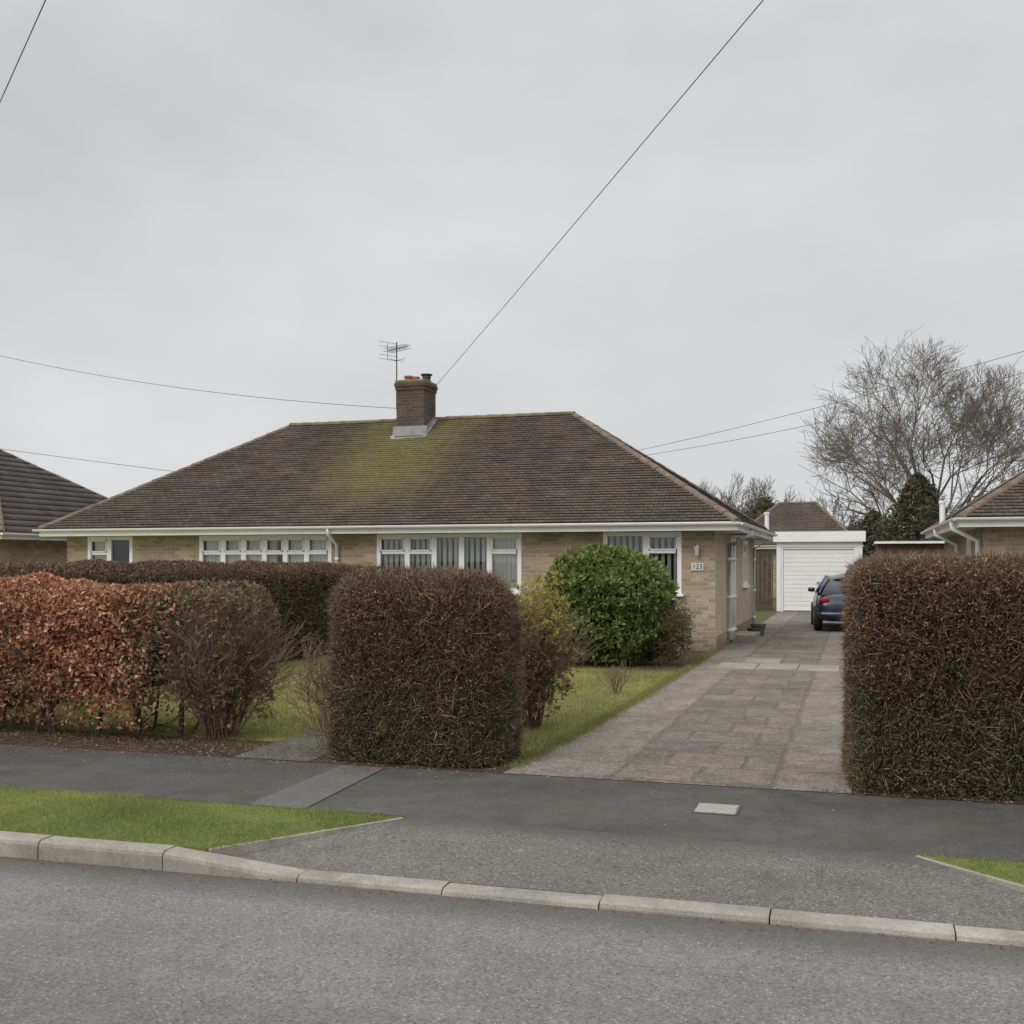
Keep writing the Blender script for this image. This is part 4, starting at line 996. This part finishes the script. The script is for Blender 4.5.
# ------------------------------------------------------------------ car
def car(loc, rot):
    Cc = thing("parked_car", loc, "dark blue hatchback parked on the driveway before the garage", "car")
    T = Matrix.Translation(loc) @ Matrix.Rotation(rot, 4, 'Z')
    paint = simple("blue_car_paint", (.006,.013,.045), .25, .05, 2, .5); paint.node_tree.nodes["Principled BSDF"].inputs["Coat Weight"].default_value = .4
    dglass = simple("tinted_car_glass", (.012,.014,.016), .08, .1, 2, .5)
    def part(name, mb, mat, sub=0, bevel=0, smooth=True, parent=Cc):
        mb.v = [tuple(T @ Vector(p)) for p in mb.v]
        o = mb.obj(name, mat, parent, bevel, smooth)
        if sub: m = o.modifiers.new("s", 'SUBSURF'); m.levels = sub; m.render_levels = sub
        return o
    st = [(-.04,.34,.58,.66),(.02,.27,.72,.79),(.12,.24,.88,.83),(.5,.22,.915,.85),(1.0,.2,.92,.86),(2.0,.2,.91,.865),(2.9,.2,.89,.86),(3.4,.21,.84,.85),(3.85,.24,.75,.82),(4.05,.28,.66,.76),(4.12,.34,.55,.64)]
    mb = MB(); n = 12
    for (y, zb, zt, wd) in st:
        zm = zb+(zt-zb)*.55
        prof = [(0,zb),(wd*.8,zb),(wd*.96,zb+.07),(wd,zm),(wd*.94,zt-.05),(wd*.82,zt),(0,zt+.03)]
        pr = prof+[(-x,z) for x, z in reversed(prof[1:-1])]
        mb.v += [(x,y,z) for x, z in pr]
    for i in range(len(st)-1):
        for j in range(n):
            mb.f.append((i*n+j,i*n+(j+1)%n,(i+1)*n+(j+1)%n,(i+1)*n+j))
    mb.f.append(tuple(range(n))); mb.f.append(tuple((len(st)-1)*n+j for j in reversed(range(n))))
    part("body", mb, paint, 2)
    gs = [(.16,.88,.72,.89,.70),(.36,.88,.74,1.07,.63),(.80,.88,.76,1.27,.53),(1.4,.88,.765,1.325,.52),(2.1,.88,.76,1.28,.52),(2.55,.87,.75,1.09,.59),(2.98,.85,.73,.87,.70)]
    mb = MB(); n = 6
    for (y, zb, wb, zt, wt) in gs:
        mb.v += [(-wb,y,zb-.03),(-(wb+wt)/2-.015,y,(zb+zt)/2),(-wt,y,zt-.03),(wt,y,zt-.03),((wb+wt)/2+.015,y,(zb+zt)/2),(wb,y,zb-.03)]
    for i in range(len(gs)-1):
        for j in range(n): mb.f.append((i*n+j,i*n+(j+1)%n,(i+1)*n+(j+1)%n,(i+1)*n+j))
    mb.f.append(tuple(range(n))); mb.f.append(tuple((len(gs)-1)*n+j for j in reversed(range(n))))
    part("cabin_glass", mb, dglass, 0, .02)
    mb = MB(); rs = [(.74,1.24,.50),(.95,1.295,.53),(1.4,1.325,.53),(1.8,1.315,.525),(2.14,1.28,.52)]
    for (y, z, wt) in rs: mb.v += [(-wt-.04,y,z-.08),(-wt+.06,y,z-.005),(0,y,z+.045),(wt-.06,y,z-.005),(wt+.04,y,z-.08)]
    for i in range(len(rs)-1):
        for j in range(4): mb.f.append((i*5+j,i*5+j+1,(i+1)*5+j+1,(i+1)*5+j))
    part("roof", mb, paint, 2)
    for s in (-1,1):
        for pts in ([(s*.77,.15,.88),(s*.67,.42,1.08),(s*.55,.80,1.26)],[(s*.76,1.5,.88),(s*.66,1.5,1.1),(s*.54,1.5,1.29)],[(s*.75,2.98,.86),(s*.62,2.56,1.09),(s*.53,2.12,1.27)]):
            mb = MB(); mb.tube(pts, .045, 8); part("pillar", mb, paint)
    rl = simple("red_lamp", (.30,.015,.012), .25, .1); cl = simple("clear_lamp", (.6,.6,.6), .15)
    for s in (-1,1):
        mb = MB(); mb.box((s*.54,-.01,.68),(s*.775,.13,.80)); part("tail_lamp", mb, rl, 0, .03)
        mb = MB(); mb.box((s*.45,3.94,.53),(s*.74,4.03,.65)); part("headlamp", mb, cl, 0, .03)
    mb = MB(); mb.box((-.26,-.095,.40),(.26,-.078,.51)); part("number_plate", mb, simple("yellow_plate", (.70,.54,.05), .4, .03), 0, .003, False)
    mb = MB(); mb.box((-.78,-.075,.31),(.78,.1,.48)); part("rear_bumper", mb, paint, 0, .06)
    for s in (-1,1):
        mb = MB(); mb.box((s*.80,2.55,.88),(s*.97,2.65,.99)); part("wing_mirror", mb, paint, 0, .03)
    for s in (-1,1):
        for yy in (.68,3.25):
            W_ = bpy.data.objects.new("wheel", None); link(W_); W_.parent = Cc; W_.matrix_parent_inverse = WM[Cc.name].inverted(); W_.location = T @ Vector((s*.78,yy,.30)); WM[W_.name] = Matrix.Translation(W_.location)
            mb = MB(); x0 = s*.68; x1 = s*.875
            mb.tube([(x0,yy,.3),(x0+s*.02,yy,.3),(x1-s*.03,yy,.3),(x1,yy,.3)],[.26,.305,.305,.275],28); part("tyre", mb, M['black'], parent=W_)
            mb = MB(); mb.tube([(x1-s*.01,yy,.3),(x1+s*.006,yy,.3)],[.19,.185],24)
            part("rim", mb, M['galv'], parent=W_, smooth=False)
    return Cc
car((-.02,26.8,.008), math.radians(3.5))

# ------------------------------------------------------------------ overhead cables
def cable(pts, sag, r, label):
    a = Vector(pts[0]); b = Vector(pts[1]); P = []
    for i in range(25):
        t = i/24; p = a.lerp(b,t); p.z -= sag*4*t*(1-t); P.append(p)
    mb = MB(); mb.tube(P, r, 6); o = mb.obj("overhead_cable", M['cable'], smooth=True)
    tag(o, label, "overhead cable", "overhead cables above the bungalows")
A_ = Vector((-9.4,24.0,5.70)); B_ = Vector((-.82,10.2,6.73))
cable((A_, A_+(B_-A_)*1.6), .05, .0055, "thin dark cable rising from the chimney over the driveway")
A_ = Vector((-7.73,9.12,7.24)); B_ = Vector((-9.64,10.62,7.08)); D_ = B_-A_
cable((A_-D_*2.2, B_+D_*8), .0, .006, "thin dark cable crossing above the front garden")
cable(((-30,25.5,9.45),(-10.15,23.9,5.25)), .55, .007, "slack dark cable running to the chimney side")
cable(((-46,34,8.2),(-22,40,4.8)), .1, .011, "thin cable passing behind the neighbouring roof")
cable(((-10,44,5.9),(16,30,10.3)), .45, .009, "long cable strung behind the bungalows")
cable(((-10,45,5.9),(17,30,10.2)), .85, .009, "long slack cable strung behind the bungalows")

# ------------------------------------------------------------------ grass & litter (uncountable)
def stuff(name, V, F, K, mat):
    o = pychild(name, np_mesh(name, V, F, K), None, mat); o["kind"] = "stuff"; return o
def gcols(n, cols, w=None): return mixcol(cols, n, w, .25)
def patchy(P, c, k=1.):
    f = lowf(P, 2.5, 44)+.5*lowf(P, 7, 45); return c*(1+.25*f[:,None])+np.clip(f,0,1)[:,None]*np.array([.05,.035,.01])*k
VG = [(.20,.25,.07),(.26,.30,.095),(.15,.195,.055),(.37,.36,.16)]
n = 150000
P = np.stack([R.uniform(-9.5,-2.7,n), R.uniform(5.30,6.44,n), np.full(n,.0)],1)
k1 = (P[:,0] < -3.45+(P[:,1]-5.34)*(.73/1.05)-.01) & (P[:,1] > 5.335+KO(P[:,0])); P = P[k1]; n = len(P)
V, F, K = blades(P, R.uniform(.012,.036,n)*(1+.45*lowf(P,3,5)), .0038, patchy(P, gcols(n, VG, [.38,.32,.16,.14])), .6)
stuff("verge_grass", V, F, K, M['grass'])
n = 40000
P = np.stack([R.uniform(.3,3.5,n), R.uniform(5.34,6.44,n), np.full(n,.0)],1)
P = P[(P[:,0] > 1.33-(P[:,1]-5.34-.15)*(1.0/.92)+.01) & (P[:,1] > 5.335+KO(P[:,0]))]; n = len(P)
V, F, K = blades(P, R.uniform(.012,.036,n), .0038, patchy(P, gcols(n, VG, [.38,.32,.16,.14])), .6)
stuff("verge_grass", V, F, K, M['grass'])
n = 180000
P = np.stack([R.uniform(-9.2,-2.42,n), 8.4+11.8*R.random(n)**1.3, np.full(n,.0)],1)
bad = (P[:,1] < 8.95+.2*lowf(P,4,3)) & (R.random(n) < .8) | ((P[:,0] > -5.0) & (P[:,1] > 16.5) & (R.random(n) < .7)) | ((P[:,1] < 10) & (P[:,0] > -2.52))
P = P[~bad]; n = len(P)
V, F, K = blades(P, R.uniform(.02,.05,n), .006, patchy(P, gcols(n, [(.26,.28,.09),(.32,.325,.12),(.20,.225,.07),(.42,.38,.20)], [.35,.32,.17,.16])), .6)
stuff("lawn_grass", V, F, K, M['grass'])
n1, n2, n3 = 4200, 1500, 1100
L1 = np.stack([R.uniform(-10,-2.6,n1), 8.25+R.normal(size=n1)*.28, R.uniform(.008,.02,n1)],1)
L2 = np.stack([R.uniform(-.3,5,n2), 7.98+np.abs(R.normal(size=n2))*.12-.05, R.uniform(.008,.02,n2)],1)
L3 = np.stack([R.uniform(-9,3,n3), 8.0-1.6*R.random(n3)**2.2, np.full(n3,.01)],1)
L4 = np.stack([R.uniform(-8,3,500), np.zeros(500), np.full(500,-.09)],1); L4[:,1] = 5.19+KO(L4[:,0])-np.abs(R.normal(size=500))*.06
P = np.concatenate([L1,L2,L3]); n = len(P); ax_ = R.normal(size=(n,3)); ax_[:,2] *= .15
V, F, K = leaves(P, ax_, R.uniform(.012,.032,n), R.uniform(.007,.016,n), mixcol([(.24,.13,.08),(.15,.09,.06),(.36,.25,.16)], n), .1)
V[:,2] = np.maximum(V[:,2], .0125)
n = 500; ax_ = R.normal(size=(n,3)); ax_[:,2] *= .1
V2, F2, K2 = leaves(L4, ax_, R.uniform(.008,.022,n), R.uniform(.005,.011,n), mixcol([(.20,.12,.07),(.12,.08,.05),(.15,.15,.07)], n), .1)
V2[:,2] = np.maximum(V2[:,2], -.095)
stuff("leaf_litter", np.concatenate([V,V2]), np.concatenate([F,F2+len(V)]), np.concatenate([K,K2]), M['leaf'])
n = 14000
yy = R.uniform(8.2,20,n); xx = np.where(yy < 10, -2.54+(yy-8)*.045, np.where(yy < 13, -2.45+(yy-10)*.0167, -2.4))
e1 = np.stack([xx-.02+R.normal(size=n)*.05, yy, np.full(n,.005)],1)
V, F, K = blades(e1, R.uniform(.02,.06,n), .006, gcols(n, [(.20,.225,.07),(.27,.26,.10)]), .7)
stuff("edge_weeds", V, F, K, M['grass'])
print("done")
